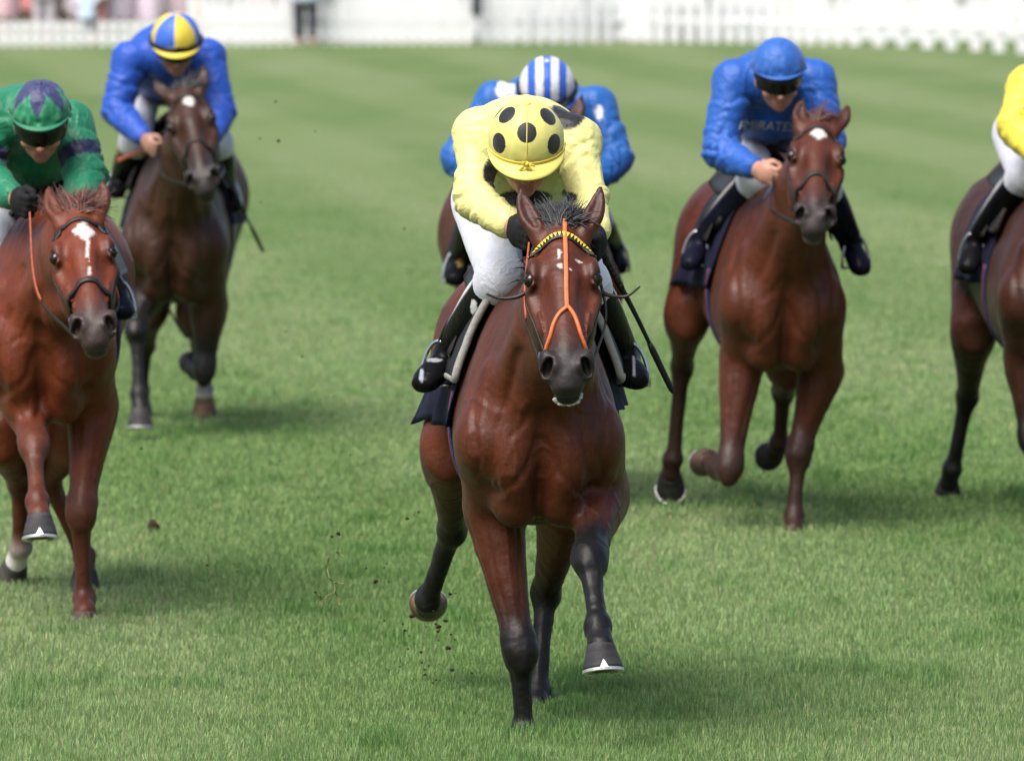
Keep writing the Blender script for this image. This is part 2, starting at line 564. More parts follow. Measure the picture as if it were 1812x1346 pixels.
def hoof_piece(h, rt, C, toe, down, lat, col, size=1.0, clip=False):
    """hoof wall lofted from the coronet to the bearing edge, with its shoe as a sub-part"""
    down, lat = nrm(down), nrm(lat)
    toe = nrm(toe - down * np.dot(toe, down))
    lat = np.cross(down, toe) * (1 if np.dot(np.cross(down, toe), lat) > 0 else -1)
    nk = 28
    rings = [(-0.012, 0.037, 0.044, -0.006), (-0.002, 0.0425, 0.049, -0.001), (0.006, 0.0440, 0.050, 0.001), (0.022, 0.0480, 0.0545, 0.008), (0.024, 0.0490, 0.0555, 0.009), (0.044, 0.0535, 0.0605, 0.017), (0.046, 0.0545, 0.0615, 0.018), (0.062, 0.0580, 0.066, 0.024), (0.076, 0.061, 0.069, 0.030)]
    mb = MB()
    V, cc = [], []
    def outline(a, rl, rt_):
        x, y = math.sin(a), math.cos(a)
        if y < 0:
            y *= 0.78
            x *= 1 - 0.16 * (1 - abs(x)) * 0
        return x * rl, y * rt_
    for j, (dz, rl, rtoe, sh) in enumerate(rings):
        for i in range(nk):
            a = 2 * math.pi * i / nk
            x, y = outline(a, rl, rtoe)
            V.append(C + size * (lat * x + toe * (y + sh) + down * dz))
            g = 1.0 + 0.18 * math.sin(j * 2.1 + i * 0.2)
            cc.append(np.array(col) * (0.8 if j <= 1 else 0.6 * g))
    F = []
    for j in range(len(rings) - 1):
        for i in range(nk):
            F.append((j * nk + i, j * nk + (i + 1) % nk, (j + 1) * nk + (i + 1) % nk, (j + 1) * nk + i))
    # concave sole and frog
    b0 = (len(rings) - 1) * nk
    for (f, dz) in ((0.80, 0.074), (0.72, 0.064), (0.3, 0.058)):
        s0 = len(V)
        for i in range(nk):
            a = 2 * math.pi * i / nk
            x, y = outline(a, 0.061, 0.069)
            V.append(C + size * (lat * x * f + toe * (y * f + 0.030) + down * dz))
            cc.append(np.array((0.11, 0.085, 0.06)))
        for i in range(nk):
            F.append((b0 + i, b0 + (i + 1) % nk, s0 + (i + 1) % nk, s0 + i))
        b0 = s0
    F.append(tuple(b0 + i for i in range(nk)))
    F.append(tuple(range(nk))[::-1])
    o = make('hoof', np.array(V), F, M['hoof'], rt, np.array(cc))
    # shoe: an open plate under the wall
    sb = MB()
    angs = np.linspace(math.radians(-150), math.radians(150), 31)
    V, F = [], []
    for a in angs:
        x, y = outline(a, 0.0625, 0.0705)
        x2, y2 = outline(a, 0.046, 0.053)
        for (xx, yy, dz) in ((x, y, 0.0755), (x, y, 0.084), (x2, y2, 0.084), (x2, y2, 0.0755)):
            V.append(C + size * (lat * xx + toe * (yy + 0.031) + down * dz))
    for i in range(len(angs) - 1):
        for q in range(4):
            F.append((i * 4 + q, i * 4 + (q + 1) % 4, i * 4 + 4 + (q + 1) % 4, i * 4 + 4 + q))
    F += [(3, 2, 1, 0), tuple((len(angs) - 1) * 4 + q for q in range(4))]
    sb.add(V, F)
    if clip:
        tp = []
        for (x, y, dz) in ((-0.013, 0.1005, 0.078), (0.013, 0.1005, 0.078), (0.0, 0.096, 0.052), (-0.013, 0.104, 0.078), (0.013, 0.104, 0.078), (0.0, 0.0985, 0.052)):
            tp.append(C + size * (lat * x + toe * y + down * dz))
        sb.add(tp, [(0, 2, 1), (3, 4, 5), (0, 1, 4, 3), (1, 2, 5, 4), (2, 0, 3, 5)])
    sb.build('shoe', M['shoe'], o, smooth=False)
    return o

def strands(roots, dirs, length, width, nseg, curl, col, rng, grav=0.0, flow=None):
    """many thin tapered locks of hair"""
    mb = MB()
    for r0, d0 in zip(roots, dirs):
        L = length * rng.uniform(0.6, 1.15)
        p, d = np.array(r0, float), nrm(d0)
        pts = [p.copy()]
        bend = rng.normal(size=3) * curl
        for i in range(nseg):
            d = nrm(d + bend / nseg + np.array([0, 0, -grav / nseg]) + (0 if flow is None else np.array(flow) / nseg))
            p = p + d * (L / nseg)
            pts.append(p.copy())
        pts = np.array(pts)
        r = width * (1 - np.linspace(0, 1, nseg + 1) ** 1.5) * rng.uniform(0.6, 1.2) + 0.0004
        V, F = tube(pts, r, 4, ref=rng.normal(size=3))
        c = np.array(col) * rng.uniform(0.55, 1.5)
        mb.add(V, F, c)
    return mb

def plan_horse(sp):
    h = Horse()
    h.sp = sp
    Y0 = sp['Y']
    h.Y0 = Y0
    O = P(sp['cx'], 600, Y0)
    O[2] = 0
    psi = math.radians(sp.get('yaw', 0))
    R = v3(math.cos(psi), -math.sin(psi), 0)
    Bk = v3(math.sin(psi), math.cos(psi), 0)
    UP = v3(0, 0, 1)
    h.O, h.R, h.Bk, h.UP = O, R, Bk, UP
    dz = sp.get('dz', 0.0)
    h.dz = dz
    wd = sp.get('wide', 1.0)
    B = lambda x, y, z: O + R * x * wd + Bk * y + UP * (z + dz)
    h.B = B
    W = lambda t: P(t[0], t[1], Y0 + t[2])
    coat = v3(sp['coat']) * v3(0.54, 0.44, 0.35)
    pt = v3(sp.get('points', coat)) * 0.36     # lower legs
    muz = v3(sp.get('muzzle', coat * 0.7)) * 0.64
    f = Field()
    # trunk
    st = [(-0.05, 0.90, 0.10, 0.12, 0), (0.03, 0.93, 0.19, 0.235, -0.1), (0.15, 0.97, 0.235, 0.325, -0.24), (0.35, 1.00, 0.245, 0.385, -0.33),
          (0.60, 1.005, 0.262, 0.37, -0.24), (0.88, 1.035, 0.272, 0.33, -0.12), (1.12, 1.08, 0.258, 0.275, -0.05), (1.33, 1.12, 0.245, 0.255, -0.1),
          (1.50, 1.09, 0.195, 0.225, 0), (1.60, 1.05, 0.11, 0.15, 0)]
    f.loft([(*B(0, y, z), hw * wd, hh, e) for y, z, hw, hh, e in st], U=R, k=0.05, n=3, cols=coat)
    # croup and buttock masses
    for s in (-1, 1):
        f.ell(B(0.12 * s, 1.34, 1.10), (R, Bk, UP), (0.145, 0.24, 0.225), k=0.08, col=coat)
        f.ell(B(0.12 * s, 1.50, 0.98), (R, Bk, nrm(UP + Bk * 0.35)), (0.11, 0.12, 0.22), k=0.1, col=coat)
    # neck
    pol, muzp = W(sp['poll']), W(sp['muz'])
    u = nrm(muzp - pol)
    rl = math.radians(sp.get('roll', 0))
    w0 = nrm(v3(math.cos(rl), -math.sin(math.radians(sp.get('hyaw', 0))), math.sin(rl)))
    w = nrm(w0 - u * np.dot(w0, u))
    v = np.cross(u, w)
    h.hu, h.hw, h.hv, h.pol = u, w, v, pol
    H = lambda s, x, q: pol + u * s + w * x + v * q
    h.H = H
    n0, n1 = B(0, 0.34, 1.03), B(0, 0.10, 1.115)
    n3 = H(0.07, 0, -0.13)
    n2 = n1 * 0.46 + n3 * 0.54 + UP * 0.02
    f.loft([(*n0, 0.17, 0.30, 0.0), (*n1, 0.142, 0.262, -0.05), (*(n1 * 0.75 + n3 * 0.25), 0.122, 0.215, -0.1), (*n2, 0.100, 0.165, -0.1), (*n3, 0.082, 0.115, 0)][::-1],
           U=(R + w) / 2, k=0.07, n=4, cols=coat)
    h.n0, h.n1, h.n2, h.n3 = n0, n1, n2, n3
    # neck muscle ridges and windpipe
    for s in (-1, 1):
        f.cap(B(0.13 * s, 0.05, 1.0), n2 + w * 0.062 * s - UP * 0.08, 0.05, 0.04, k=0.05, col=coat)
    f.cap(B(0, 0.0, 1.0), H(0.17, 0, -0.26), 0.075, 0.05, k=0.05, col=coat)
    # chest: paired breast muscles with a furrow, shoulders, upper arms
    for s in (-1, 1):
        f.ell(B(0.098 * s, -0.035, 0.865), (R, Bk, nrm(UP + R * 0.25 * s)), (0.082, 0.080, 0.155), k=0.04, col=coat)
        f.ell(B(0.075 * s, 0.05, 0.715), (R, Bk, UP), (0.075, 0.10, 0.085), k=0.04, col=coat)
        f.ell(B(0.150 * s, 0.15, 1.05), (R, Bk, nrm(UP - R * 0.32 * s + Bk * 0.45)), (0.066, 0.12, 0.26), k=0.04, col=coat)
        f.ell(B(0.184 * s, 0.01, 0.905), (R, Bk, UP), (0.062, 0.085, 0.11), k=0.03, col=coat)
        f.cap(B(0.145 * s, 0.0, 1.10), B(0.185 * s, -0.01, 0.92), 0.04, 0.045, k=0.03, col=coat)
    f.cap(B(0, -0.145, 0.97), B(0, -0.085, 0.74), 0.006, 0.006, k=0.075, op='s')
    # legs
    h.hooves = []
    h.legs = []
    lat = R
    for key in ('FL', 'FR'):
        s = -1 if key == 'FL' else 1
        lg = sp[key]
        E, K, Ft, C = [W(q) for q in lg['j']]
        d1 = nrm(K - E)
        l_f = nrm(lat - d1 * np.dot(lat, d1))
        fw = np.cross(d1, l_f)
        if np.dot(fw, Bk) > 0:
            fw = -fw
        pc = pt if lg.get('sock') is None else v3(lg['sock']) * 0.64
        f.cap(B(0.180 * s, 0.035, 0.89), E - d1 * 0.02, (0.076, 0.10), (0.080, 0.105), U=R, k=0.05, col=coat)
        m = lambda t: E + (K - E) * t
        rows = [(*m(-0.05), 0.078, 0.105, 0), (*(m(0.2) + fw * 0.008), 0.080, 0.098, 0), (*(m(0.45) + fw * 0.006), 0.064, 0.074, 0), (*m(0.75), 0.0505, 0.053, 0), (*m(0.93), 0.0485, 0.049, 0), (*K, 0.048, 0.048, 0)]
        kt = lg.get('dark', 0.72)
        cs = [coat * (1 - x) + pt * x for x in [min(1, max(0, (t - kt) / 0.2 + 0.5)) for t in (-0.05, 0.2, 0.45, 0.75, 0.93, 1.0)]]
        f.loft(rows, U=l_f, k=0.04, n=4, cols=cs)
        # forearm muscle split
        f.cap(m(0.05) + fw * 0.055 + l_f * 0.022 * s, m(0.5) + fw * 0.035 + l_f * 0.012 * s, 0.05, 0.03, k=0.02, col=coat)
        f.cap(m(0.05) - fw * 0.05 - l_f * 0.02 * s, m(0.45) - fw * 0.03, 0.05, 0.03, k=0.02, col=coat)
        d2 = nrm(Ft - K)
        l2 = nrm(lat - d2 * np.dot(lat, d2))
        fw2 = np.cross(d2, l2)
        if np.dot(fw2, fw) < 0:
            fw2 = -fw2
        # knee: broad flat-faced joint with corner bosses
        f.ell(K - d1 * 0.006 + fw * 0.008, (l_f, fw, d1), (0.048, 0.043, 0.085), k=0.03, col=pt)
        for q in (-1, 1):
            f.ell(K + l_f * 0.029 * q - d1 * 0.036 + fw * 0.006, (l_f, fw, d1), (0.021, 0.03, 0.026), k=0.015, col=pt)
            f.ell(K + l_f * 0.026 * q + d2 * 0.034 + fw * 0.006, (l_f, fw, d1), (0.020, 0.028, 0.024), k=0.015, col=pt)
        f.ell(K - fw * 0.035, (l_f, fw, d1), (0.022, 0.025, 0.035), k=0.02, col=pt)
        m2 = lambda t: K + (Ft - K) * t
        f.loft([(*m2(0.05), 0.044, 0.046, 0), (*m2(0.22), 0.0365, 0.039, 0), (*m2(0.5), 0.0290, 0.034, 0), (*m2(0.85), 0.030, 0.037, 0), (*Ft, 0.035, 0.041, 0)], U=l2, k=0.02, n=3, cols=pc * 0.3 + pt * 0.7)
        f.cap(m2(0.12) - fw2 * 0.034, m2(0.9) - fw2 * 0.036, 0.0165, 0.018, k=0.012, col=pt)
        f.ell(Ft, (l2, fw2, d2), (0.039, 0.042, 0.036), k=0.02, col=pc)
        f.ell(Ft - fw2 * 0.03, (l2, fw2, d2), (0.034, 0.026, 0.028), k=0.02, col=pc)
        f.cap(Ft, C, (0.030, 0.034), (0.040, 0.042), U=l2, k=0.02, col=pc)
        h.hooves.append((C, lg, l2))
        h.legs.append((E, K, Ft, l_f, fw, s))
    for key in ('HL', 'HR'):
        s = -1 if key == 'HL' else 1
        lg = sp[key]
        S, K, Ft, C = [W(q) for q in lg['j']]
        pc = pt if lg.get('sock') is None else v3(lg['sock']) * 0.64
        hp = B(0.14 * s, 1.34, 1.08)
        f.loft([(*hp, 0.13, 0.22, 0), (*(hp * 0.5 + S * 0.5), 0.120, 0.19, 0), (*S, 0.084, 0.13, 0)], U=R, k=0.09, n=3, cols=coat)
        d1 = nrm(K - S)
        l1 = nrm(lat - d1 * np.dot(lat, d1))
        bk = np.cross(d1, l1)
        if np.dot(bk, Bk) < 0:
            bk = -bk
        m = lambda t: S + (K - S) * t
        f.loft([(*m(-0.05), 0.080, 0.12, 0), (*(m(0.25) + bk * 0.01), 0.073, 0.105, 0), (*m(0.55), 0.056, 0.075, 0), (*m(0.85), 0.044, 0.056, 0), (*K, 0.043, 0.055, 0)],
               U=l1, k=0.05, n=4, cols=[coat, coat * 0.85 + pt * 0.15, coat * 0.5 + pt * 0.5, coat * 0.12 + pt * 0.88, pt])
        d2 = nrm(Ft - K)
        l2 = nrm(lat - d2 * np.dot(lat, d2))
        bk2 = np.cross(d2, l2)
        if np.dot(bk2, bk) < 0:
            bk2 = -bk2
        f.ell(K, (l1, bk, d1), (0.045, 0.055, 0.055), k=0.02, col=pt)
        tip = K + bk2 * 0.055 - d2 * 0.075
        f.cap(tip, K + bk2 * 0.025 + d2 * 0.03, 0.021, 0.026, k=0.02, col=pt)
        f.cap(tip, m(0.5) + bk * 0.05, 0.017, 0.022, k=0.02, col=pt)
        m2 = lambda t: K + (Ft - K) * t
        f.loft([(*m2(0.05), 0.039, 0.052, 0), (*m2(0.25), 0.0315, 0.040, 0), (*m2(0.6), 0.029, 0.036, 0), (*m2(0.88), 0.031, 0.038, 0), (*Ft, 0.036, 0.042, 0)], U=l2, k=0.02, n=3, cols=pt)
        f.cap(m2(0.1) + bk2 * 0.036, m2(0.9) + bk2 * 0.036, 0.017, 0.018, k=0.012, col=pt)
        f.ell(Ft, (l2, bk2, d2), (0.039, 0.042, 0.036), k=0.02, col=pc)
        f.ell(Ft + bk2 * 0.03, (l2, bk2, d2), (0.034, 0.026, 0.028), k=0.02, col=pc)
        f.cap(Ft, C, (0.030, 0.034), (0.040, 0.042), U=l2, k=0.02, col=pc)
        h.hooves.append((C, lg, l2))
    # head
    hc = coat * v3(sp.get('headtint', (1, 1, 1)))
    hs = [(-0.02, -0.072, 0.066, 0.066, 0.0), (0.06, -0.088, 0.087, 0.092, 0.1), (0.15, -0.106, 0.097, 0.112, 0.12), (0.24, -0.106, 0.088, 0.106, 0.18),
          (0.33, -0.09, 0.071, 0.086, 0.2), (0.42, -0.078, 0.057, 0.073, 0.15), (0.50, -0.072, 0.057, 0.066, 0.05), (0.55, -0.076, 0.054, 0.055, 0.0), (0.58, -0.084, 0.042, 0.042, 0)]
    hcol = [hc, hc, hc, hc, hc, hc * 0.75 + muz * 0.25, muz, muz, muz]
    f.loft([(*H(s, 0, q), a, b, e) for s, q, a, b, e in hs], U=w, k=0.03, n=3, cols=hcol)
    f.cap(H(0.26, 0, -0.205), H(0.40, 0, -0.152), (0.062, 0.045), (0.040, 0.04), U=w, k=0.03, col=hc, colb=hc * 0.6 + muz * 0.4)
    f.cap(H(0.40, 0, -0.152), H(0.55, 0, -0.128), (0.040, 0.04), (0.036, 0.028), U=w, k=0.02, col=hc * 0.6 + muz * 0.4, colb=muz)
    f.cap(H(0.20, 0, -0.018), H(0.46, 0, -0.026), (0.040, 0.02), (0.030, 0.02), U=w, k=0.02, col=hc, colb=hc * 0.7 + muz * 0.3)
    for s in (-1, 1):
        ax = (u, w, v)
        f.ell(H(0.205, 0.056 * s, -0.185), ax, (0.115, 0.042, 0.092), k=0.03, col=hc)
        f.ell(H(0.152, 0.086 * s, -0.040), ax, (0.055, 0.022, 0.034), k=0.035, col=hc)
        f.cap(H(0.215, 0.098 * s, -0.085), H(0.345, 0.068 * s, -0.082), 0.016, 0.010, k=0.03, col=hc)
        f.ell(H(0.080, 0.074 * s, -0.002), ax, (0.038, 0.020, 0.018), k=0.03, op='s')
        f.ell(H(0.285, 0.072 * s, -0.015), ax, (0.06, 0.02, 0.03), k=0.04, op='s')
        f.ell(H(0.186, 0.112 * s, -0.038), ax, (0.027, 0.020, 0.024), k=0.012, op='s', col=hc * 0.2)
        f.cap(H(0.158, 0.108 * s, -0.068), H(0.158, 0.096 * s, -0.026), 0.008, 0.008, k=0.012, col=hc * 0.4)
        f.cap(H(0.158, 0.096 * s, -0.026), H(0.190, 0.086 * s, -0.018), 0.008, 0.005, k=0.012, col=hc * 0.45)
        f.cap(H(0.212, 0.103 * s, -0.068), H(0.212, 0.088 * s, -0.028), 0.006, 0.006, k=0.012, col=hc * 0.45)
        # nostril: flared rim round a deep opening
        nst = sp.get('flare', 1.0)
        f.ell(H(0.520, 0.050 * s * nst, -0.050), (u, nrm(w * s + v * 0.4), v), (0.038, 0.030, 0.040), k=0.022, col=muz)
        f.cap(H(0.500, 0.062 * s * nst, -0.026), H(0.545, 0.038 * s, -0.022), 0.010, 0.012, k=0.024, col=muz)
        f.cap(H(0.500, 0.062 * s * nst, -0.026), H(0.552, 0.062 * s * nst, -0.062), 0.010, 0.010, k=0.022, col=muz)
        f.ell(H(0.540, 0.056 * s * nst, -0.034), (nrm(u * 0.75 + w * s * 0.25 - v * 0.5), nrm(w * s - u * 0.2), nrm(v + u)), (0.030, 0.0145, 0.035), k=0.008, op='s', col=(0.012, 0.007, 0.006))
        # ear
        tipo = sp.get('ears', ((-0.13, 0.045, 0.03), (-0.13, 0.045, 0.03)))[0 if s < 0 else 1]
        eb = H(0.012, 0.062 * s, -0.045)
        et = eb + u * tipo[0] * 1.18 + w * tipo[1] * s + v * tipo[2]
        ed = nrm(et - eb)
        ew = nrm(w * 1.0 - ed * np.dot(w, ed))
        ef = np.cross(ed, ew)
        if np.dot(ef, v) < 0:
            ef = -ef
        m = lambda t: eb + (et - eb) * t
        tipc = v3(sp.get('eartip', hc * 0.6))
        f.loft([(*m(-0.1), 0.028, 0.026, 0), (*m(0.18), 0.030, 0.026, 0), (*(m(0.45) + ew * 0.006 * s), 0.032, 0.019, 0), (*(m(0.75) + ew * 0.003 * s), 0.0215, 0.012, 0), (*(m(0.97) - ew * 0.006 * s), 0.006, 0.006, 0)],
               U=ew, k=0.012, n=3, cols=[hc, hc, hc * 0.9, hc * 0.8, tipc])
        f.loft([(*(m(0.22) + ef * 0.030), 0.012, 0.016, 0), (*(m(0.5) + ef * 0.026 + ew * 0.004 * s), 0.019, 0.020, 0), (*(m(0.85) + ef * 0.016), 0.008, 0.012, 0)], U=ew, k=0.008, op='s', n=3, cols=hc * 0.45)
    # lips and mouth
    f.ell(H(0.575, 0, -0.080), (u, w, v), (0.028, 0.042, 0.030), k=0.015, col=muz)
    f.ell(H(0.566, 0, -0.128), (u, w, v), (0.030, 0.038, 0.022), k=0.012, col=v3(sp.get('chin', muz / 0.64)) * 0.64)
    f.cap(H(0.603, -0.04, -0.108), H(0.603, 0.04, -0.108), (0.026, 0.0045), U=u, k=0.006, op='s', col=(0.008, 0.005, 0.005))
    for s in (-1, 1):
        f.cap(H(0.590, 0.045 * s, -0.110), H(0.515, 0.056 * s, -0.112), 0.006, 0.004, k=0.008, op='s', col=(0.02, 0.012, 0.012))
    # veins on the face and shoulder
    for s in (-1, 1):
        f.cap(H(0.30, 0.074 * s, -0.06), H(0.42, 0.058 * s, -0.05), 0.004, k=0.012, col=hc)
    h.field = f
    h.coat, h.hc = coat, hc
    h.job = (f, sp.get('res', 0.011), tuple(coat))
    return h

def dist_polyline(p, line):
    """distance of 2-D points p to a polyline"""
    best = np.full(len(p), 9.0)
    for a, b in zip(line[:-1], line[1:]):
        a, b = np.array(a, float), np.array(b, float)
        d = b - a
        t = np.clip(((p - a) @ d) / (d @ d), 0, 1)
        best = np.minimum(best, np.linalg.norm(p - (a + t[:, None] * d), axis=1))
    return best

# furrows (negative) and veins (positive) on the breast, drawn in (across, up) of the body
BREAST = [([(0.0, 1.10), (0.003, 0.96), (-0.002, 0.82), (0.0, 0.68)], -0.011, 0.017, 0),
          ([(0.070, 1.18), (0.105, 1.04), (0.140, 0.94), (0.150, 0.84), (0.135, 0.74)], -0.011, 0.014, 1),
          ([(0.012, 0.90), (0.055, 0.80), (0.115, 0.745)], -0.007, 0.014, 1),
          ([(0.190, 1.16), (0.212, 1.02), (0.205, 0.90), (0.188, 0.80)], -0.007, 0.013, 1),
          ([(0.025, 1.02), (0.060, 0.95), (0.098, 0.92)], -0.005, 0.011, 1),
          ([(0.050, 1.02), (0.088, 0.91), (0.080, 0.81), (0.105, 0.72)], 0.0034, 0.0055, 1),
          ([(0.088, 0.91), (0.118, 0.84), (0.122, 0.77)], 0.0028, 0.005, 1),
          ([(0.172, 1.07), (0.186, 0.95), (0.176, 0.85), (0.190, 0.77)], 0.0030, 0.0055, 1)]

def sculpt(h, V, n):
    """muscle furrows, veins, tendon lines and bony edges cut into the blended hide"""
    loc = V - h.O
    x, y, z = loc @ h.R / h.sp.get('wide', 1.0), loc @ h.Bk, V[:, 2] - h.dz
    front = np.clip((-(n @ h.Bk) + 0.15) * 2.2, 0, 1) * np.clip((0.42 - y) / 0.12, 0, 1) * np.clip((y + 0.32) / 0.1, 0, 1)
    d = np.zeros(len(V))
    m = front > 0.01
    pm = np.stack([x[m], z[m]], 1)
    wob = np.stack([vnoise(V[m] * 14 + 2), vnoise(V[m] * 14 + 8)], 1) * 0.010
    for line, dep, wid, mirror in BREAST:
        for sg in ((1, -1) if mirror else (1,)):
            q = dist_polyline(pm + wob, [(sg * a, b) for a, b in line])
            d[m] += dep * 0.8 * np.exp(-(q / wid) ** 2) * front[m]
    for E, K, Ft, lf, fw, sg in h.legs:
        for a, b, kind in ((E, K, 0), (K, Ft, 1)):
            ax = b - a
            L = np.linalg.norm(ax)
            t = (V - a) @ ax / (L * L)
            rv = V - (a + np.outer(t, ax))
            rad = np.linalg.norm(rv, axis=1)
            m = (t > -0.15) & (t < 1.1) & (rad < (0.12 if kind == 0 else 0.06))
            if not m.any():
                continue
            u1, u2, tm = rv[m] @ lf * sg, rv[m] @ fw, t[m]
            r1 = rad[m] + 1e-6
            if kind == 0:
                ed = np.clip((tm + 0.1) * 4, 0, 1) * np.clip((0.88 - tm) * 5, 0, 1)
                for ang, dep, wid in ((0.45, -0.0055, 0.009), (-0.55, -0.0045, 0.009), (-0.15, 0.0030, 0.0045), (1.25, -0.005, 0.01)):
                    an = np.arctan2(u1, u2)
                    q = (an - ang - 0.25 * (tm - 0.4)) * r1
                    d[m] += dep * np.exp(-(q / wid) ** 2) * ed
                # carpal edges
                for tk, dep in ((0.955, -0.0016), (1.02, -0.0016)):
                    wv = vnoise(V[m] * 30 + 4) * 0.012
                    d[m] += dep * np.exp(-(((tm - tk) * L + wv) / 0.008) ** 2) * np.clip(u2 / 0.03, 0, 1) * np.clip(0.6 + vnoise(V[m] * 22 + 9), 0, 1)
            else:
                ed = np.clip((tm - 0.12) * 6, 0, 1) * np.clip((0.95 - tm) * 6, 0, 1)
                for sgn in (-1, 1):
                    an = np.arctan2(u1 * sgn, u2)
                    d[m] += -0.0045 * np.exp(-((an - 1.75) * r1 / 0.007) ** 2) * ed
                    d[m] += 0.0022 * np.exp(-((an - 0.55) * r1 / 0.007) ** 2) * ed
    return V + n * d[:, None]

def build_horse(h):
    sp, f, O, R, Bk, UP, B, H = h.sp, h.field, h.O, h.R, h.Bk, h.UP, h.B, h.H
    u, w, v, pol, coat, hc, n1, n2 = h.hu, h.hw, h.hv, h.pol, h.coat, h.hc, h.n1, h.n2
    res = sp.get('res', 0.011)
    V, Q, C = f.done if hasattr(f, 'done') else f.mesh(res, coat)
    nv = vnormals(V, Q)
    body_m = np.clip((np.linalg.norm(V - h.H(0.25, 0, -0.1), axis=1) - 0.36) / 0.1, 0, 1) * np.clip((V[:, 2] - 0.30) / 0.25, 0, 1)
    wv = V + 0.05 * np.stack([vnoise(V * 6 + 1), vnoise(V * 6 + 5), vnoise(V * 6 + 11)], 1)
    vein = np.exp(-(vnoise(wv * np.array([7, 7, 4.5]) + sp['seed']) / 0.075) ** 2) * np.clip(vnoise(V * 3.1 + 20) * 2.5 + 0.5, 0, 1)
    musc = 1 - np.abs(vnoise(wv * np.array([8, 6, 3.6]) + 31 + sp['seed'])) * 2.2
    V = V + nv * ((vein * 0.0026 + musc * 0.0016) * body_m)[:, None]
    leg_m = np.clip((0.62 - V[:, 2]) / 0.2, 0, 1)
    V = V + nv * ((vnoise(V * np.array([42, 42, 20]) + 3) * 0.0012 + (1 - np.abs(vnoise(V * np.array([30, 30, 6]) + 17)) * 2) * 0.0016) * leg_m)[:, None]
    V = sculpt(h, V, nv)
    # face markings
    hp = np.stack([(V - pol) @ u, (V - pol) @ w, (V - pol) @ v], 1)
    nz = vnoise(V * 90) * 0.5 + vnoise(V * 210) * 0.5
    for (s0, x0, rs, rx, rag) in sp.get('marks', ()):
        r = np.sqrt(((hp[:, 0] - s0) / rs) ** 2 + ((hp[:, 1] - x0) / rx) ** 2)
        dm = (np.abs(hp[:, 0] - s0) / rs + np.abs(hp[:, 1] - x0) / rx)
        r = np.where(rag < 0, dm, r)
        m = np.clip((1 - r + nz * abs(rag)) * 6 + 0.5, 0, 1) * (hp[:, 2] > -0.06)
        C = C * (1 - m[:, None]) + np.array([0.40, 0.385, 0.365]) * m[:, None]
    rt = root('horse', (O[0], O[1], 0), sp['label'], 'horse', 'racehorses galloping towards the camera')
    h.root = rt
    h.body = make('body', V, Q, M['coat'], rt, C)
    h.bvh = BVHTree.FromPolygons([tuple(x) for x in V], [tuple(int(i) for i in q) for q in Q])
    for s in (-1, 1):
        Vb, Fb = ball(H(0.185, 0.094 * s, -0.041), (u, w, v), (0.0225, 0.0225, 0.0225), 18, 12)
        make('eye', Vb, Fb, M['eye'], rt)
    for (C0, lg, l2) in h.hooves:
        toe, dn = v3(lg.get('toe', (0, -1, -0.5))), v3(lg.get('down', (0, -0.2, -1)))
        hoof_piece(h, rt, C0, toe, dn, l2, v3(lg.get('hoof', (0.055, 0.05, 0.048))) * 0.62, clip=lg.get('clip', False))
    if sp.get('foam'):
        mb = MB()
        rg = np.random.default_rng(9)
        for i in range(90):
            a = rg.uniform(-1.15, 1.15)
            p, n = snap(h, H(0.575 + rg.normal() * 0.006, 0.05 * math.sin(a), -0.142 + 0.02 * (1 - math.cos(a)) + rg.normal() * 0.006), 0.001)
            rr = rg.uniform(0.002, 0.0065)
            mb.add(*ball(p, EYE3, (rr * 1.4, rr, rr), 8, 5))
        mb.build('mouth_foam', M['foam'], rt)
    # mane along the crest, forelock, tail
    rng = np.random.default_rng(sp['seed'])
    hairc = v3(sp.get('hair', (0.012, 0.011, 0.012))) * 0.6
    crest = catmull([B(0, 0.32, 1.36), B(0, 0.12, 1.345) * 0.5 + (n1 + UP * 0.2) * 0.5, n2 + UP * 0.12 + Bk * 0.06, H(0.0, 0, -0.075), H(0.015, 0, -0.02)], 60)
    rts, drs = [], []
    nh = sp.get('nhair', 500)
    side = sp.get('maneside', 0.5)
    for i in range(nh):
        t = rng.random()
        p = crest[int(t * (len(crest) - 1))] + R * rng.normal() * 0.012
        q = h.bvh.ray_cast(Vector(p + UP * 0.3), Vector((0, 0, -1)), 0.6)[0]
        if q is None:
            continue
        rts.append(np.array(q) - UP * 0.006)
        drs.append(UP * 0.75 + Bk * 0.5 + R * (side + rng.normal() * 0.45))
    mb = strands(rts, drs, sp.get('manelen', 0.11), 0.0035, 5, 1.0, hairc, rng, grav=0.9, flow=R * side + Bk * 0.5)
    # poll tuft seen between the ears
    rts, drs = [], []
    for i in range(int(nh * 2.2 * sp.get('tuft', 0.6))):
        x = rng.uniform(-0.048, 0.048)
        s0 = rng.uniform(-0.05, 0.03)
        q = h.bvh.ray_cast(Vector(H(s0, x, 0.2)), Vector(-v), 0.6)[0]
        if q is None:
            continue
        rts.append(np.array(q) - v * 0.006)
        drs.append(-u * 0.75 + v * 0.30 + Bk * 0.45 + w * (x * 8 + sp.get('tuftlean', 0.3) + rng.normal() * 0.22))
    mb2 = strands(rts, drs, sp.get('tuftlen', 0.10), 0.0017, 7, 0.42, hairc, rng, grav=0.4, flow=Bk * 0.9 + R * sp.get('tuftlean', 0.3))
    mb.add(np.concatenate(mb2.V), mb2.F, np.concatenate(mb2.C))
    mb.build('mane', M['hair'], rt)
    rts = [B(rng.normal() * 0.02, 1.66, 1.16 + rng.normal() * 0.02) for i in range(160)]
    drs = [Bk * 0.9 + UP * 0.25 + R * rng.normal() * 0.04 for i in range(160)]
    strands(rts, drs, 0.7, 0.006, 7, 0.18, hairc, rng, grav=1.3).build('tail', M['hair'], rt)
    return h

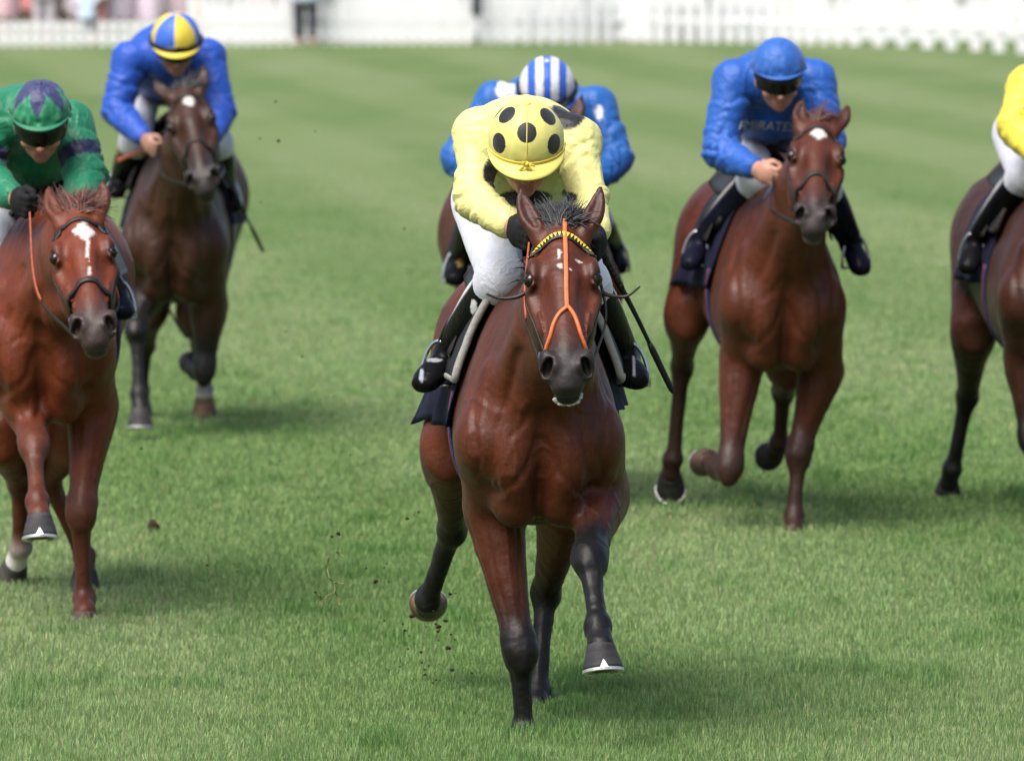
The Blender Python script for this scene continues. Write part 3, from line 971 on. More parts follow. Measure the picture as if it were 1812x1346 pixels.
def snap(h, p, off=0.004, toward=None):
    """nearest place on the horse's hide to p, lifted by off"""
    q, n, i, d = h.bvh.find_nearest(Vector(p))
    q, n = np.array(q), np.array(n)
    return q + n * off, n

def strap(h, pts, width, thick=0.004, off=0.004, n=8):
    D = catmull(pts, n)
    S = [snap(h, p, off) for p in D]
    Pn = np.array([s[0] for s in S])
    Nn = np.array([s[1] for s in S])
    for it in range(2):
        Pn[1:-1] = (Pn[:-2] + 2 * Pn[1:-1] + Pn[2:]) / 4
        Nn[1:-1] = (Nn[:-2] + 2 * Nn[1:-1] + Nn[2:]) / 4
    return Pn, Nn

def head_ring(h, s, q_top, half, s_side=None, q_side=-0.09, lift=0.0):
    """points over the face from one cheek to the other at s along the head"""
    H = h.H
    s_side = s if s_side is None else s_side
    return [H(s_side, -half, q_side), H(s * 0.35 + s_side * 0.65, -half * 0.98, q_side * 0.45 + q_top * 0.5), H(s * 0.75 + s_side * 0.25, -half * 0.66, q_top * 0.9), H(s, 0, q_top + lift),
            H(s * 0.75 + s_side * 0.25, half * 0.66, q_top * 0.9), H(s * 0.35 + s_side * 0.65, half * 0.98, q_side * 0.45 + q_top * 0.5), H(s_side, half, q_side)]

def circle(c, a, b, r, n=24):
    t = np.linspace(0, 2 * math.pi, n, endpoint=False)
    return c + r * (np.cos(t)[:, None] * a + np.sin(t)[:, None] * b)

def build_bridle(h, hands, label, style):
    H, u, w, v = h.H, h.hu, h.hw, h.hv
    rt = root('bridle', snap(h, H(0, 0, 0))[0], label, 'bridle', 'racing bridles')
    L = M['leather']
    def band(name, pts, width, mat, thick=0.004, parent=rt, n=8):
        p, nn = strap(h, pts, width, thick, n=n)
        V, F = ribbon(p, nn, width, thick)
        return make(name, V, F, mat, parent), p, nn
    bb, p, nn = band('browband', head_ring(h, 0.045, 0.02, 0.10, 0.085, -0.07), 0.024 if style == 'aussie' else 0.016, L)
    if style == 'aussie':
        # two-colour browband: yellow triangles set on the black band
        mb = MB()
        d = np.concatenate([[0], np.cumsum(np.linalg.norm(np.diff(p, axis=0), axis=1))])
        t, s, n2 = frames(p, nn)
        nt_ = 26
        ev = lambda A, x: np.array([np.interp(x, d, A[:, q]) for q in range(3)])
        for i in range(nt_):
            c0, c1 = d[-1] * i / nt_, d[-1] * (i + 1) / nt_
            a, b, m = ev(p, c0), ev(p, c1), ev(p, (c0 + c1) / 2)
            sa, na = ev(s, (c0 + c1) / 2), ev(n2, (c0 + c1) / 2)
            if np.dot(sa, u) > 0:
                sa = -sa
            lo = [a * 0.9 + m * 0.1 + sa * 0.0095 + na * 0.0045, b * 0.9 + m * 0.1 + sa * 0.0095 + na * 0.0045, m - sa * 0.008 + na * 0.0045]
            hi = [x + na * 0.002 for x in lo]
            mb.add(lo + hi, [(3, 4, 5), (0, 2, 1), (0, 1, 4, 3), (1, 2, 5, 4), (2, 0, 3, 5)])
        mb.build('triangle_inlay', M['yellow'], bb, smooth=False)
    hp = [H(0.085, -0.098, -0.075), H(0.04, -0.085, -0.085), H(-0.005, -0.055, -0.075), H(-0.02, 0, -0.03), H(-0.005, 0.055, -0.075), H(0.04, 0.085, -0.085), H(0.085, 0.098, -0.075)]
    band('headpiece', hp, 0.018, L)
    for s in (-1, 1):
        band('cheekpiece', [H(0.085, 0.10 * s, -0.075), H(0.17, 0.115 * s, -0.10), H(0.28, 0.10 * s, -0.115), H(0.36, 0.08 * s, -0.118), H(0.425, 0.07 * s, -0.120)], 0.014, L)
        band('throat_latch', [H(0.085, 0.10 * s, -0.08), H(0.13, 0.10 * s, -0.18), H(0.17, 0.05 * s, -0.30)], 0.012, L)
    bits = []
    for s in (-1, 1):
        c = H(0.455, 0.075 * s, -0.120)
        q, nq = snap(h, c, 0.012)
        b1 = nrm(u - nq * np.dot(u, nq))
        b2 = np.cross(nq, b1)
        pr = circle(q, b1, b2, 0.036)
        V, F = tube(pr, 0.0048, 8, ref=nq, closed=True)
        make('bit_ring', V, F, M['steel'], rt)
        bits.append((q, nq, b1))
    V, F = tube([bits[0][0], bits[1][0]], 0.007, 8)
    make('bit_mouthpiece', V, F, M['steel'], rt)
    if style == 'aussie':
        O = M['orange']
        band('face_strap', [H(-0.035, 0.012, -0.01), H(0.03, 0.012, 0.02), H(0.10, 0.011, 0.02), H(0.2, 0.009, 0.02), H(0.28, 0.008, 0.02), H(0.345, 0.008, 0.02)], 0.013, O, 0.0055)
        for s in (-1, 1):
            band('noseband_fork', [H(0.335, 0.008, 0.0), H(0.365, 0.024 * s + 0.004, 0.0), H(0.41, 0.050 * s, -0.015), H(0.44, 0.064 * s, -0.05), H(0.455, 0.07 * s, -0.10)], 0.011, O, 0.006)
    else:
        band('noseband', head_ring(h, style.get('nose', 0.36), 0.01, 0.085, 0.385, -0.115), 0.021, L, 0.006)
        if style.get('strap2'):
            band('drop_strap', head_ring(h, 0.44, 0.0, 0.07, 0.46, -0.12), 0.012, L)
    # reins run back from the bit to the hands
    for s, hd in zip((-1, 1), hands):
        if hd is None:
            continue
        q, nq, b1 = bits[0 if s < 0 else 1]
        a = q + b1 * 0.0 - v * 0.036 + nq * 0.004
        mid = a * 0.55 + v3(hd) * 0.45 + w * 0.055 * s - h.UP * style.get('sag', 0.02) if isinstance(style, dict) else a * 0.55 + v3(hd) * 0.45 + w * (0.035 if s < 0 else 0.05) * s
        path = catmull([a, mid, v3(hd)], 14)
        for i in range(len(path)):
            qq, n2, _, dd = h.bvh.find_nearest(Vector(path[i]))
            qq, n2 = np.array(qq), np.array(n2)
            if np.dot(path[i] - qq, n2) < 0.008:
                path[i] = qq + n2 * 0.010
        k = int(len(path) * 0.42)
        V, F = ribbon(path[:k + 1], w * s, 0.016, 0.003)
        r1 = make('rein', V, F, L, rt)
        V, F = ribbon(path[k:], w * s, 0.024, 0.004)
        make('rein_grip', V, F, M[style.get('grip', 'grip')] if isinstance(style, dict) else (M['grip'] if s < 0 else L), r1)
    if style == 'aussie':
        for s in (-1, 1):
            a, _ = snap(h, H(0.185, 0.12 * s, -0.085), 0.006)
            pts = [a, a + w * 0.03 * s - UPV * 0.012 + v * 0.0, a + w * 0.075 * s - UPV * 0.014, a + w * 0.115 * s + UPV * (0.014 if s > 0 else 0.0)]
            V, F = tube(catmull(pts, 8), np.linspace(0.0075, 0.003, 25), 8)
            make('loose_strap_end', V, F, L, rt)
    if isinstance(style, dict) and style.get('slack'):
        pts = [P(x, y, h.Y0 + z) for x, y, z in style['slack']]
        V, F = ribbon(catmull(pts, 10), v3(-0.4, -0.8, 0.4), 0.026, 0.004)
        make('slack_rein', V, F, M[style.get('slackmat', 'grip')], rt)
    h.bits = bits
    return rt
UPV = v3(0, 0, 1)

# ---------------------------------------------------------------- riders
SKIN = v3(0.47, 0.235, 0.17)
def hand_shapes(f, W0, D, sgn, lat, grow=0.0, col=None, k=0.008):
    """fist closed round a rein: palm, four bent fingers of different lengths, thumb leaving the side of the palm"""
    D = nrm(D)
    s = nrm(UPV - D * np.dot(UPV, D))            # knuckle line upright, thumb on top
    n = nrm(np.cross(D, s))
    if np.dot(n, lat) * sgn > 0:
        n = -n                                    # palm faces the neck
    pc = W0 + D * 0.045
    f.ell(pc, (s, n, D), (0.043 + grow, 0.019 + grow, 0.05 + grow), k=0.012, col=col)
    f.cap(W0 - D * 0.02, pc, (0.029 + grow, 0.021 + grow), (0.036 + grow, 0.02 + grow), U=s, k=0.02, col=col)
    for i, ln in enumerate((0.92, 1.0, 0.95, 0.78)):
        b = pc + D * 0.038 + s * (0.031 - 0.0205 * i)
        p1 = b + (D * 0.026 + n * 0.012) * ln
        p2 = p1 + (n * 0.027 - D * 0.006) * ln
        p3 = p2 + (-D * 0.024 + n * 0.002) * ln
        r = 0.0098 - 0.0006 * i + grow
        f.cap(b, p1, r * 1.05, r, k=k, col=col)
        f.cap(p1, p2, r, r * 0.95, k=k * 0.6, col=col)
        f.cap(p2, p3, r * 0.95, r * 0.85, k=k * 0.6, col=col)
    t0 = pc + s * 0.034 - D * 0.02 + n * 0.006
    t1 = t0 + s * 0.016 + D * 0.032 + n * 0.014
    t2 = t1 + D * 0.026 + n * 0.016 - s * 0.004
    f.cap(t0, t1, 0.0135 + grow, 0.0115 + grow, k=k, col=col)
    f.cap(t1, t2, 0.0115 + grow, 0.0095 + grow, k=k * 0.6, col=col)
    return pc + n * 0.028 + D * 0.03

def plan_rider(h, sp):
    r = Horse()
    r.sp, r.h = sp, h
    Y0 = h.Y0
    W = lambda t: P(t[0], t[1], Y0 + t[2])
    hd = W(sp['head'])
    up = nrm(sp.get('up', (0, -0.45, 0.9)))
    face = nrm(sp.get('face', (0, -0.9, -0.45)))
    face = nrm(face - up * np.dot(face, up))
    hl = np.cross(face, up)
    if hl[0] < 0:
        hl = -hl
    sh, el, ha, kn, an, to = [[W(q) for q in sp[k]] for k in ('sh', 'el', 'ha', 'kn', 'an', 'to')]
    hip = W(sp['hip'])
    r.hd, r.up, r.face, r.hl, r.sh, r.el, r.ha, r.kn, r.an, r.to, r.hip = hd, up, face, hl, sh, el, ha, kn, an, to, hip
    lat = nrm(sh[1] - sh[0])
    nb = (sh[0] + sh[1]) / 2 + UPV * 0.015
    wst = hip * 0.6 + nb * 0.4 + UPV * 0.035
    cst = hip * 0.25 + nb * 0.75 + UPV * 0.02
    hj = [hip + h.R * 0.095 * s - UPV * 0.02 for s in (-1, 1)]
    res = sp.get('res', 0.009)
    sk = v3(sp.get('skin', SKIN)) * 0.66
    # whole figure
    f = Field()
    f.loft([(*hip, 0.145, 0.115, 0), (*wst, 0.125, 0.10, 0), (*cst, 0.155, 0.115, 0), (*nb, 0.12, 0.085, 0)], U=lat, k=0.04, n=3, cols=sk)
    f.cap(nb, hd - up * 0.05 - face * 0.02, 0.062, 0.056, k=0.03, col=sk)
    f.ell(hd + face * 0.005, (hl, face, up), (0.077, 0.097, 0.112), k=0.02, col=sk)
    f.ell(hd + face * 0.042 - up * 0.066, (hl, face, up), (0.054, 0.052, 0.058), k=0.03, col=sk)
    f.ell(hd + face * 0.078 - up * 0.106, (hl, face, up), (0.022, 0.018, 0.018), k=0.02, col=sk)           # chin
    f.cap(hd + face * 0.098 - up * 0.012, hd + face * 0.118 - up * 0.048, 0.010, 0.015, k=0.012, col=sk)      # nose
    f.cap(hd + face * 0.092 - up * 0.078 - hl * 0.02, hd + face * 0.092 - up * 0.078 + hl * 0.02, 0.0095, k=0.008, col=(0.42, 0.15, 0.12))
    f.cap(hd + face * 0.088 - up * 0.092 - hl * 0.017, hd + face * 0.088 - up * 0.092 + hl * 0.017, 0.0095, k=0.008, col=(0.40, 0.14, 0.11))
    f.cap(hd + face * 0.106 - up * 0.085 - hl * 0.018, hd + face * 0.106 - up * 0.085 + hl * 0.018, (0.004, 0.004), k=0.004, op='s', col=(0.1, 0.03, 0.03))
    for s in (-1, 1):
        f.ell(hd + face * 0.098 - up * 0.012 + hl * 0.034 * s, (hl, face, up), (0.02, 0.016, 0.013), k=0.012, op='s')
        f.ell(hd + face * 0.080 - up * 0.042 + hl * 0.045 * s, (hl, face, up), (0.024, 0.02, 0.02), k=0.02, col=sk)
        f.ell(hd - up * 0.025 + hl * 0.082 * s, (hl, face, up), (0.012, 0.022, 0.032), k=0.01, col=sk)
    r.grip = []
    for i, s in enumerate((-1, 1)):
        f.ell(sh[i], (lat, UPV, np.cross(lat, UPV)), (0.07, 0.065, 0.065), k=0.05, col=sk)
        f.cap(sh[i], el[i], 0.054, 0.044, k=0.03, col=sk)
        f.cap(el[i], ha[i], 0.045, 0.028, k=0.02, col=sk)
        D = nrm(nrm(ha[i] - el[i]) + v3(sp.get('handdir', (0, -0.5, -0.1))))
        r.grip.append(hand_shapes(f, ha[i], D, s, lat, 0.0, sk))
        f.cap(hj[i], kn[i], 0.088, 0.058, k=0.05, col=sk)
        f.cap(kn[i], an[i], 0.054, 0.034, k=0.02, col=sk)
        f.cap(an[i], to[i], (0.032, 0.030), (0.030, 0.016), U=nrm(np.cross(UPV, to[i] - an[i])), k=0.02, col=sk)
    r.jobs = [('body', f, res * 0.85, sk, 'skin')]
    # racing jacket
    sc = v3(sp['silk']) * 0.60
    f = Field()
    f.loft([(*(hip * 0.85 + nb * 0.15 + UPV * 0.02), 0.165, 0.138, 0), (*(hip * 0.5 + nb * 0.5 + UPV * 0.045), 0.165, 0.137, 0), (*cst, 0.185, 0.142, 0), (*(nb - UPV * 0.01), 0.150, 0.108, 0)], U=lat, k=0.05, n=4, cols=sc)
    f.cap(nb, nb * 0.45 + (hd - up * 0.06) * 0.55, 0.075, 0.066, k=0.03, col=sc)
    f.ell(hip * 0.42 + nb * 0.58 - UPV * 0.075, (lat, nrm(hip - nb), UPV), (0.15, 0.24, 0.095), k=0.06, col=sc)
    puff = sp.get('puff', 1.0)
    for i, s in enumerate((-1, 1)):
        f.ell(sh[i], (lat, UPV, np.cross(lat, UPV)), (0.078, 0.075, 0.078), k=0.05, col=sc)
        m = (sh[i] + el[i]) / 2
        f.loft([(*sh[i], 0.076, 0.076, 0), (*m, 0.074 * puff, 0.076 * puff, 0), (*el[i], 0.066 * puff, 0.068 * puff, 0)], U=UPV * 0.2 + h.Bk, k=0.045, n=3, cols=sc)
        wr = el[i] * 0.10 + ha[i] * 0.90
        f.loft([(*el[i], 0.066 * puff, 0.068 * puff, 0), (*(el[i] * 0.6 + ha[i] * 0.4), 0.060 * puff, 0.064 * puff, 0), (*(el[i] * 0.2 + ha[i] * 0.8), 0.044, 0.046, 0), (*wr, 0.038, 0.038, 0)], U=h.Bk, k=0.03, n=3, cols=sc)
        f.ell(el[i] * 0.14 + ha[i] * 0.86, (h.R, h.Bk, UPV), (0.043, 0.043, 0.043), k=0.015, col=sc)
    r.jobs.append(('silks', f, res, sc, 'silk'))
    # breeches
    bc = v3(sp.get('breech', (0.42, 0.43, 0.49)))
    f = Field()
    f.loft([(*(hip + UPV * 0.0), 0.165, 0.135, 0), (*(hip * 0.7 + nb * 0.3 + UPV * 0.02), 0.145, 0.118, 0)], U=lat, k=0.05, n=3, cols=bc)
    for i, s in enumerate((-1, 1)):
        f.loft([(*hj[i], 0.108, 0.118, 0), (*(hj[i] * 0.5 + kn[i] * 0.5), 0.088, 0.098, 0), (*kn[i], 0.066, 0.072, 0)], U=h.R, k=0.06, n=3, cols=bc)
        f.cap(kn[i], kn[i] * 0.68 + an[i] * 0.32, 0.074, 0.058, k=0.03, col=bc)
    r.jobs.append(('breeches', f, res, bc, 'breech'))
    for i, s in enumerate((-1, 1)):
        f = Field()
        bt = v3(sp.get('boot', (0.010, 0.010, 0.012))) * 0.4
        m = lambda t: kn[i] * (1 - t) + an[i] * t
        lb = nrm(np.cross(UPV, to[i] - an[i]))
        ft = nrm(to[i] - an[i])
        f.loft([(*m(0.10), 0.069, 0.072, 0), (*m(0.35), 0.068, 0.074, 0), (*m(0.7), 0.057, 0.062, 0), (*m(1.0), 0.047, 0.052, 0)], U=h.R, k=0.01, n=3, cols=bt, cap=0.3)
        foot = an[i] - ft * 0.05 - UPV * 0.03
        f.loft([(*foot, 0.034, 0.036, 0), (*(an[i] * 0.6 + to[i] * 0.4 - UPV * 0.008), 0.040, 0.040, 0), (*(to[i] - ft * 0.02), 0.047, 0.036, 0), (*(to[i] + ft * 0.025), 0.038, 0.028, 0)], U=lb, k=0.03, n=3, cols=bt)
        f.cap(foot - UPV * 0.02, to[i] - UPV * 0.022, (0.036, 0.010), (0.042, 0.010), U=lb, k=0.008, col=(0.01, 0.01, 0.01))
        r.jobs.append(('boot', f, res * 0.85, bt, 'boot'))
        if sp.get('gloves'):
            f = Field()
            D = nrm(nrm(ha[i] - el[i]) + v3(sp.get('handdir', (0, -0.5, -0.1))))
            hand_shapes(f, ha[i], D, s, lat, 0.0035, (0.012, 0.012, 0.014), 0.009)
            r.jobs.append(('glove', f, 0.0045, (0.012, 0.012, 0.014), 'glove'))
    return r

def cap_pattern(kind, x, y, z):
    """x lateral, y towards the face, z crown (unit vectors) -> colour array"""
    n = len(x)
    az = np.degrees(np.arctan2(x, y))
    elv = np.degrees(np.arcsin(np.clip(z, -1, 1)))
    if kind == 'spots':
        c = np.tile(v3(0.80, 0.74, 0.22), (n, 1))
        d = np.stack([x, y, z], 1)
        for a, e in ((0, 38), (-68, 54), (68, 52), (-50, 12), (50, 12), (-115, 35), (115, 35), (180, 30)):
            a, e = math.radians(a), math.radians(e)
            q = v3(math.sin(a) * math.cos(e), math.cos(a) * math.cos(e), math.sin(e))
            c[(d @ q) > math.cos(math.radians(15))] = (0.012, 0.012, 0.014)
    elif kind == 'star':
        c = np.tile(v3(0.022, 0.24, 0.115), (n, 1))
        ph = (np.abs(((az + 5 + 30) % 60) - 30)) / 30
        c[elv > 18 + 42 * ph] = (0.040, 0.045, 0.14)
    elif kind == 'quarters':
        q = ((az + 4 + 360) // 60).astype(int) % 2
        c = np.where(q[:, None] == 0, v3(0.80, 0.62, 0.06), v3(0.045, 0.15, 0.68))
        seam = np.abs(((az + 4 + 30) % 60) - 30) < 1.5
        c[seam] = (0.62, 0.55, 0.5)
    elif kind == 'stripes':
        k = np.floor((x + 0.155) / 0.31).astype(int)
        c = np.where((np.floor((x + 0.14) / 0.28).astype(int) % 2)[:, None] == 0, v3(0.03, 0.12, 0.55), v3(0.74, 0.74, 0.76))
    else:
        c = np.tile(v3(kind), (n, 1))
    return c * 0.58

def build_helmet(r, rt):
    sp = r.sp
    hd, up, face, hl = r.hd, r.up, r.face, r.hl
    c = hd + up * 0.030 - face * 0.002
    R3 = v3(sp.get('cap_r', (0.108, 0.128, 0.118)))
    nu, nv = sp.get('capres', (150, 70))
    rim = sp.get('rim', -16)
    V, uv = [], []
    for j in range(nv + 1):
        e = math.radians(rim + (89.8 - rim) * j / nv)
        for i in range(nu):
            a = 2 * math.pi * i / nu
            d = (math.cos(e) * math.sin(a), math.cos(e) * math.cos(a), math.sin(e))
            uv.append(d)
    uv = np.array(uv)
    base = c + hl * (uv[:, :1] * R3[0]) + face * (uv[:, 1:2] * R3[1]) + up * (uv[:, 2:3] * R3[2])
    nrmv = hl * (uv[:, :1] / R3[0]) + face * (uv[:, 1:2] / R3[1]) + up * (uv[:, 2:3] / R3[2])
    nrmv /= np.linalg.norm(nrmv, axis=1)[:, None]
    low = np.clip(1 - (uv[:, 2] + 0.05) / 0.5, 0, 1)
    base = base + nrmv * ((vnoise(uv * 5 + 3) * 0.003 + vnoise(uv * np.array([9, 9, 4]) + 9) * 0.003) * (0.35 + low) * sp.get('crumple', 1.0))[:, None]
    cols = cap_pattern(sp['cap'], uv[:, 0], uv[:, 1], uv[:, 2])
    F = [(j * nu + i, j * nu + (i + 1) % nu, (j + 1) * nu + (i + 1) % nu, (j + 1) * nu + i) for j in range(nv) for i in range(nu)]
    F.append(tuple(nv * nu + i for i in range(nu)))
    F.append(tuple(range(nu))[::-1])
    hm = make('helmet', base, F, M['helmet'], rt, cols)
    # peak: a thin curved visor
    pc = v3(sp['peak']) * 0.58 if 'peak' in sp else v3(cap_pattern(sp['cap'], np.array([0.1]), np.array([0.9]), np.array([0.0]))[0])
    na, nr = 40, 7
    droop = sp.get('droop', 0.35)
    top, bot = [], []
    for j in range(nr + 1):
        t = j / nr
        for i in range(na + 1):
            a = math.radians(-88 + 176 * i / na)
            ln = sp.get('peaklen', 0.052) * max(0.0, math.cos(a * 0.98)) ** 0.75
            p = c + hl * math.sin(a) * (R3[0] + 0.001 + 0.25 * ln * t) + face * math.cos(a) * (R3[1] + 0.001) + face * ln * t * (1 - 0.1 * t) - up * (0.020 + (rim + 16) * -0.0018 + ln * droop * t * (0.6 + 0.6 * t) - 0.022 * math.sin(a) ** 2 * t * 0.5)
            top.append(p)
            bot.append(p - up * 0.005)
    n1 = len(top)
    F = []
    for j in range(nr):
        for i in range(na):
            q = j * (na + 1) + i
            F.append((q, q + 1, q + na + 2, q + na + 1))
            F.append((n1 + q, n1 + q + na + 1, n1 + q + na + 2, n1 + q + 1))
    for i in range(na):
        q = nr * (na + 1) + i
        F.append((q, q + 1, n1 + q + 1, n1 + q))
    make('peak', np.array(top + bot), F, M['helmet'], hm, np.tile(pc, (2 * n1, 1)))
    if sp.get('button', True):
        Vb, Fb = ball(c + up * R3[2], (hl, face, up), (0.011, 0.011, 0.007), 14, 8)
        make('button', Vb, Fb, M['helmet'], hm, np.tile(v3(cap_pattern(sp['cap'], np.array([0.3]), np.array([0.2]), np.array([0.93]))[0]), (len(Vb), 1)))
    if sp.get('bow'):
        mb = MB()
        b0 = c + face * (R3[1] + 0.012) - up * 0.006
        rng = np.random.default_rng(5)
        for q in range(9):
            d = hl * rng.normal() * 0.8 + face * 0.3 - up * rng.uniform(-0.2, 1.0)
            p = catmull([b0, b0 + d * 0.014 + face * 0.006, b0 + d * 0.028], 5)
            Vt, Ft = ribbon(p, face + up * 0.3, 0.008, 0.0015)
            mb.add(Vt, Ft, (0.54, 0.38, 0.04))
        mb.build('ribbon_tie', M['helmet'], hm)
        band = []
        for i in range(41):
            a = math.radians(-92 + 184 * i / 40)
            band.append(c + hl * math.sin(a) * (R3[0] + 0.003) + face * math.cos(a) * (R3[1] + 0.003) - up * 0.016)
        Vt, Ft = ribbon(np.array(band), np.array([p - c for p in band]), 0.010, 0.002)
        make('ribbon_band', Vt, Ft, M['helmet'], hm, np.tile(v3(0.54, 0.39, 0.05), (len(Vt), 1)))
        seam = [c + face * math.cos(e) * (R3[1] + 0.001) + up * math.sin(e) * (R3[2] + 0.001) for e in np.radians(np.linspace(-4, 88, 24))]
        Vt, Ft = tube(seam, 0.0016, 6, ref=hl)
        make('seam', Vt, Ft, M['helmet'], hm, np.tile(v3(0.54, 0.45, 0.08), (len(Vt), 1)))
    g = sp.get('goggles')
    def shield(name, rl, rf, cen, e0, e1, a0, a1, mat, ny=8, na=36, parent=rt):
        V, F = [], []
        for lay in (0.0, 0.004):
            for j in range(ny + 1):
                t = j / ny
                for i in range(na + 1):
                    a = math.radians(a0 + (a1 - a0) * i / na)
                    bul = 1 + 0.05 * math.sin(math.pi * t)
                    V.append(cen + hl * math.sin(a) * (rl * bul + lay) + face * math.cos(a) * (rf * bul + lay) + up * (e0 + (e1 - e0) * t + 0.008 * abs(math.sin(2 * a)) * (1 - 2 * t)))
        m = (ny + 1) * (na + 1)
        for j in range(ny):
            for i in range(na):
                q = j * (na + 1) + i
                F.append((q + m, q + 1 + m, q + na + 2 + m, q + na + 1 + m))
                F.append((q, q + na + 1, q + na + 2, q + 1))
        for i in range(na):
            q = ny * (na + 1) + i
            F += [(q, q + m, q + m + 1, q + 1), (i, i + 1, i + 1 + m, i + m)]
        for j in range(ny):
            q = j * (na + 1)
            F += [(q, q + m, q + m + na + 1, q + na + 1), (q + na, q + 2 * na + 1, q + m + 2 * na + 1, q + m + na)]
        return make(name, np.array(V), F, mat, parent)
    if g in ('eyes', 'both'):
        gl = shield('goggles', 0.086, 0.122, hd, -0.042, 0.024, -74, 74, M['goggle'])
        shield('strap', 0.088, 0.100, hd, -0.010, 0.012, 70, 290, M['black'], 3, 40, gl)
    if g in ('cap', 'both'):
        e = 0.0 if g == 'cap' else 0.01
        gl = shield('cap_goggles', R3[0] + 0.006, R3[1] + 0.008, c, -0.024, 0.016, -80, 80, M['goggle'])
        shield('strap', R3[0] + 0.003, R3[1] + 0.003, c, -0.012, 0.010, 78, 282, M['black'], 3, 40, gl)
    return hm

def build_rider(r):
    sp, h = r.sp, r.h
    base = h.B(0, 0.55, 1.36)
    rt = root('person', base, sp['label'], 'person', 'jockeys in crouched racing seats')
    r.root = rt
    for name, f, res, c, mt in r.jobs:
        V, Q, C = f.done
        if name in ('silks', 'breeches'):
            n = vnormals(V, Q)
            amp = sp.get('fold', 1.0) if name == 'silks' else 0.4
            wv = V + np.stack([vnoise(V * 5), vnoise(V * 5 + 7), vnoise(V * 5 + 13)], 1) * 0.06
            sd = sp['seed'] * 1.7
            fold = 1 - np.abs(vnoise(wv * np.array([22, 9, 13]) + sd)) * 2
            fold2 = 1 - np.abs(vnoise(wv * np.array([11, 24, 30]) + sd + 5)) * 2
            V = V + n * ((fold * 0.0026 + fold2 * 0.0014) * amp)[:, None]
            if name == 'silks':
                for i in (0, 1):
                    for (a, b, c0, c1) in ((r.sh[i], r.el[i], 0.25, 1.2), (r.el[i], r.ha[i], -0.2, 0.75)):
                        d = b - a
                        L = np.linalg.norm(d)
                        t = (V - a) @ d / (L * L)
                        rv = V - (a + np.outer(t, d))
                        rad = np.linalg.norm(rv, axis=1)
                        ang = np.arctan2(rv @ UPV, rv @ h.R)
                        near = np.clip((0.125 - rad) / 0.03, 0, 1)
                        rg = np.random.default_rng(int(sp['seed'] * 10 + i * 3 + (1 if c0 > 0 else 0)))
                        cs = (0.30, 0.52, 0.70, 0.84, 0.95, 1.03) if c0 > 0 else (0.06, 0.17, 0.31, 0.47, 0.62)
                        for c in cs:
                            ph0, tilt = rg.uniform(0, 6.28), rg.uniform(0.05, 0.11)
                            q = (t - c) * L - tilt * 0.5 * np.sin(ang + ph0) - vnoise(V * 12 + c * 30 + sd) * 0.014
                            part = np.clip(0.55 + 0.75 * np.sin(ang * rg.choice([1, 2]) + rg.uniform(0, 6.28)), 0, 1)
                            wd = rg.uniform(0.006, 0.011)
                            V = V + n * ((-0.0075 * np.exp(-(q / wd) ** 2) + 0.0055 * np.exp(-((q - wd * 2.0) / (wd * 1.5)) ** 2)) * part * near * sp.get('fold', 1.0))[:, None]
        if name == 'silks':
            for fn in sp.get('paint', ()):
                C = fn(r, V, C)
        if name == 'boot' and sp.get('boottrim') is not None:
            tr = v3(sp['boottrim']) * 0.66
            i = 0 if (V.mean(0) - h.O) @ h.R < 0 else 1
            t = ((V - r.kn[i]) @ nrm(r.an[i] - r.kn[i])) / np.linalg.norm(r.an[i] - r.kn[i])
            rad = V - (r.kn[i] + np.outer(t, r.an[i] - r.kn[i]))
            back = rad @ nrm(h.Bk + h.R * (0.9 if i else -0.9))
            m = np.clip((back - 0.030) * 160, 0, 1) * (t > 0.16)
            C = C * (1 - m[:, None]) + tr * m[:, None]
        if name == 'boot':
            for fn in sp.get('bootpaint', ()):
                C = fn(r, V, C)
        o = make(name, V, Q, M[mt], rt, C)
        if name == 'silks':
            r.silk_bvh = BVHTree.FromPolygons([tuple(x) for x in V], [tuple(int(i) for i in q) for q in Q])
            r.silk = o
    build_helmet(r, rt)
    return rt

def blot(centre, rad, col):
    def fn(r, V, C):
        c = P(centre[0], centre[1], r.h.Y0 + centre[2])
        d = np.linalg.norm((V - c) / np.array(rad), axis=1)
        m = np.clip((1 - d) * 12 + 0.5, 0, 1)[:, None]
        return C * (1 - m) + v3(col) * 0.68 * m
    return fn

def armband(side, t0, t1, col):
    def fn(r, V, C):
        a, b = r.sh[side], r.el[side]
        d = b - a
        t = (V - a) @ d / (d @ d)
        rad = np.linalg.norm(V - (a + np.outer(t, d)), axis=1)
        m = ((t > t0) & (t < t1) & (rad < 0.12))[:, None]
        return np.where(m, v3(col) * 0.68, C)
    return fn

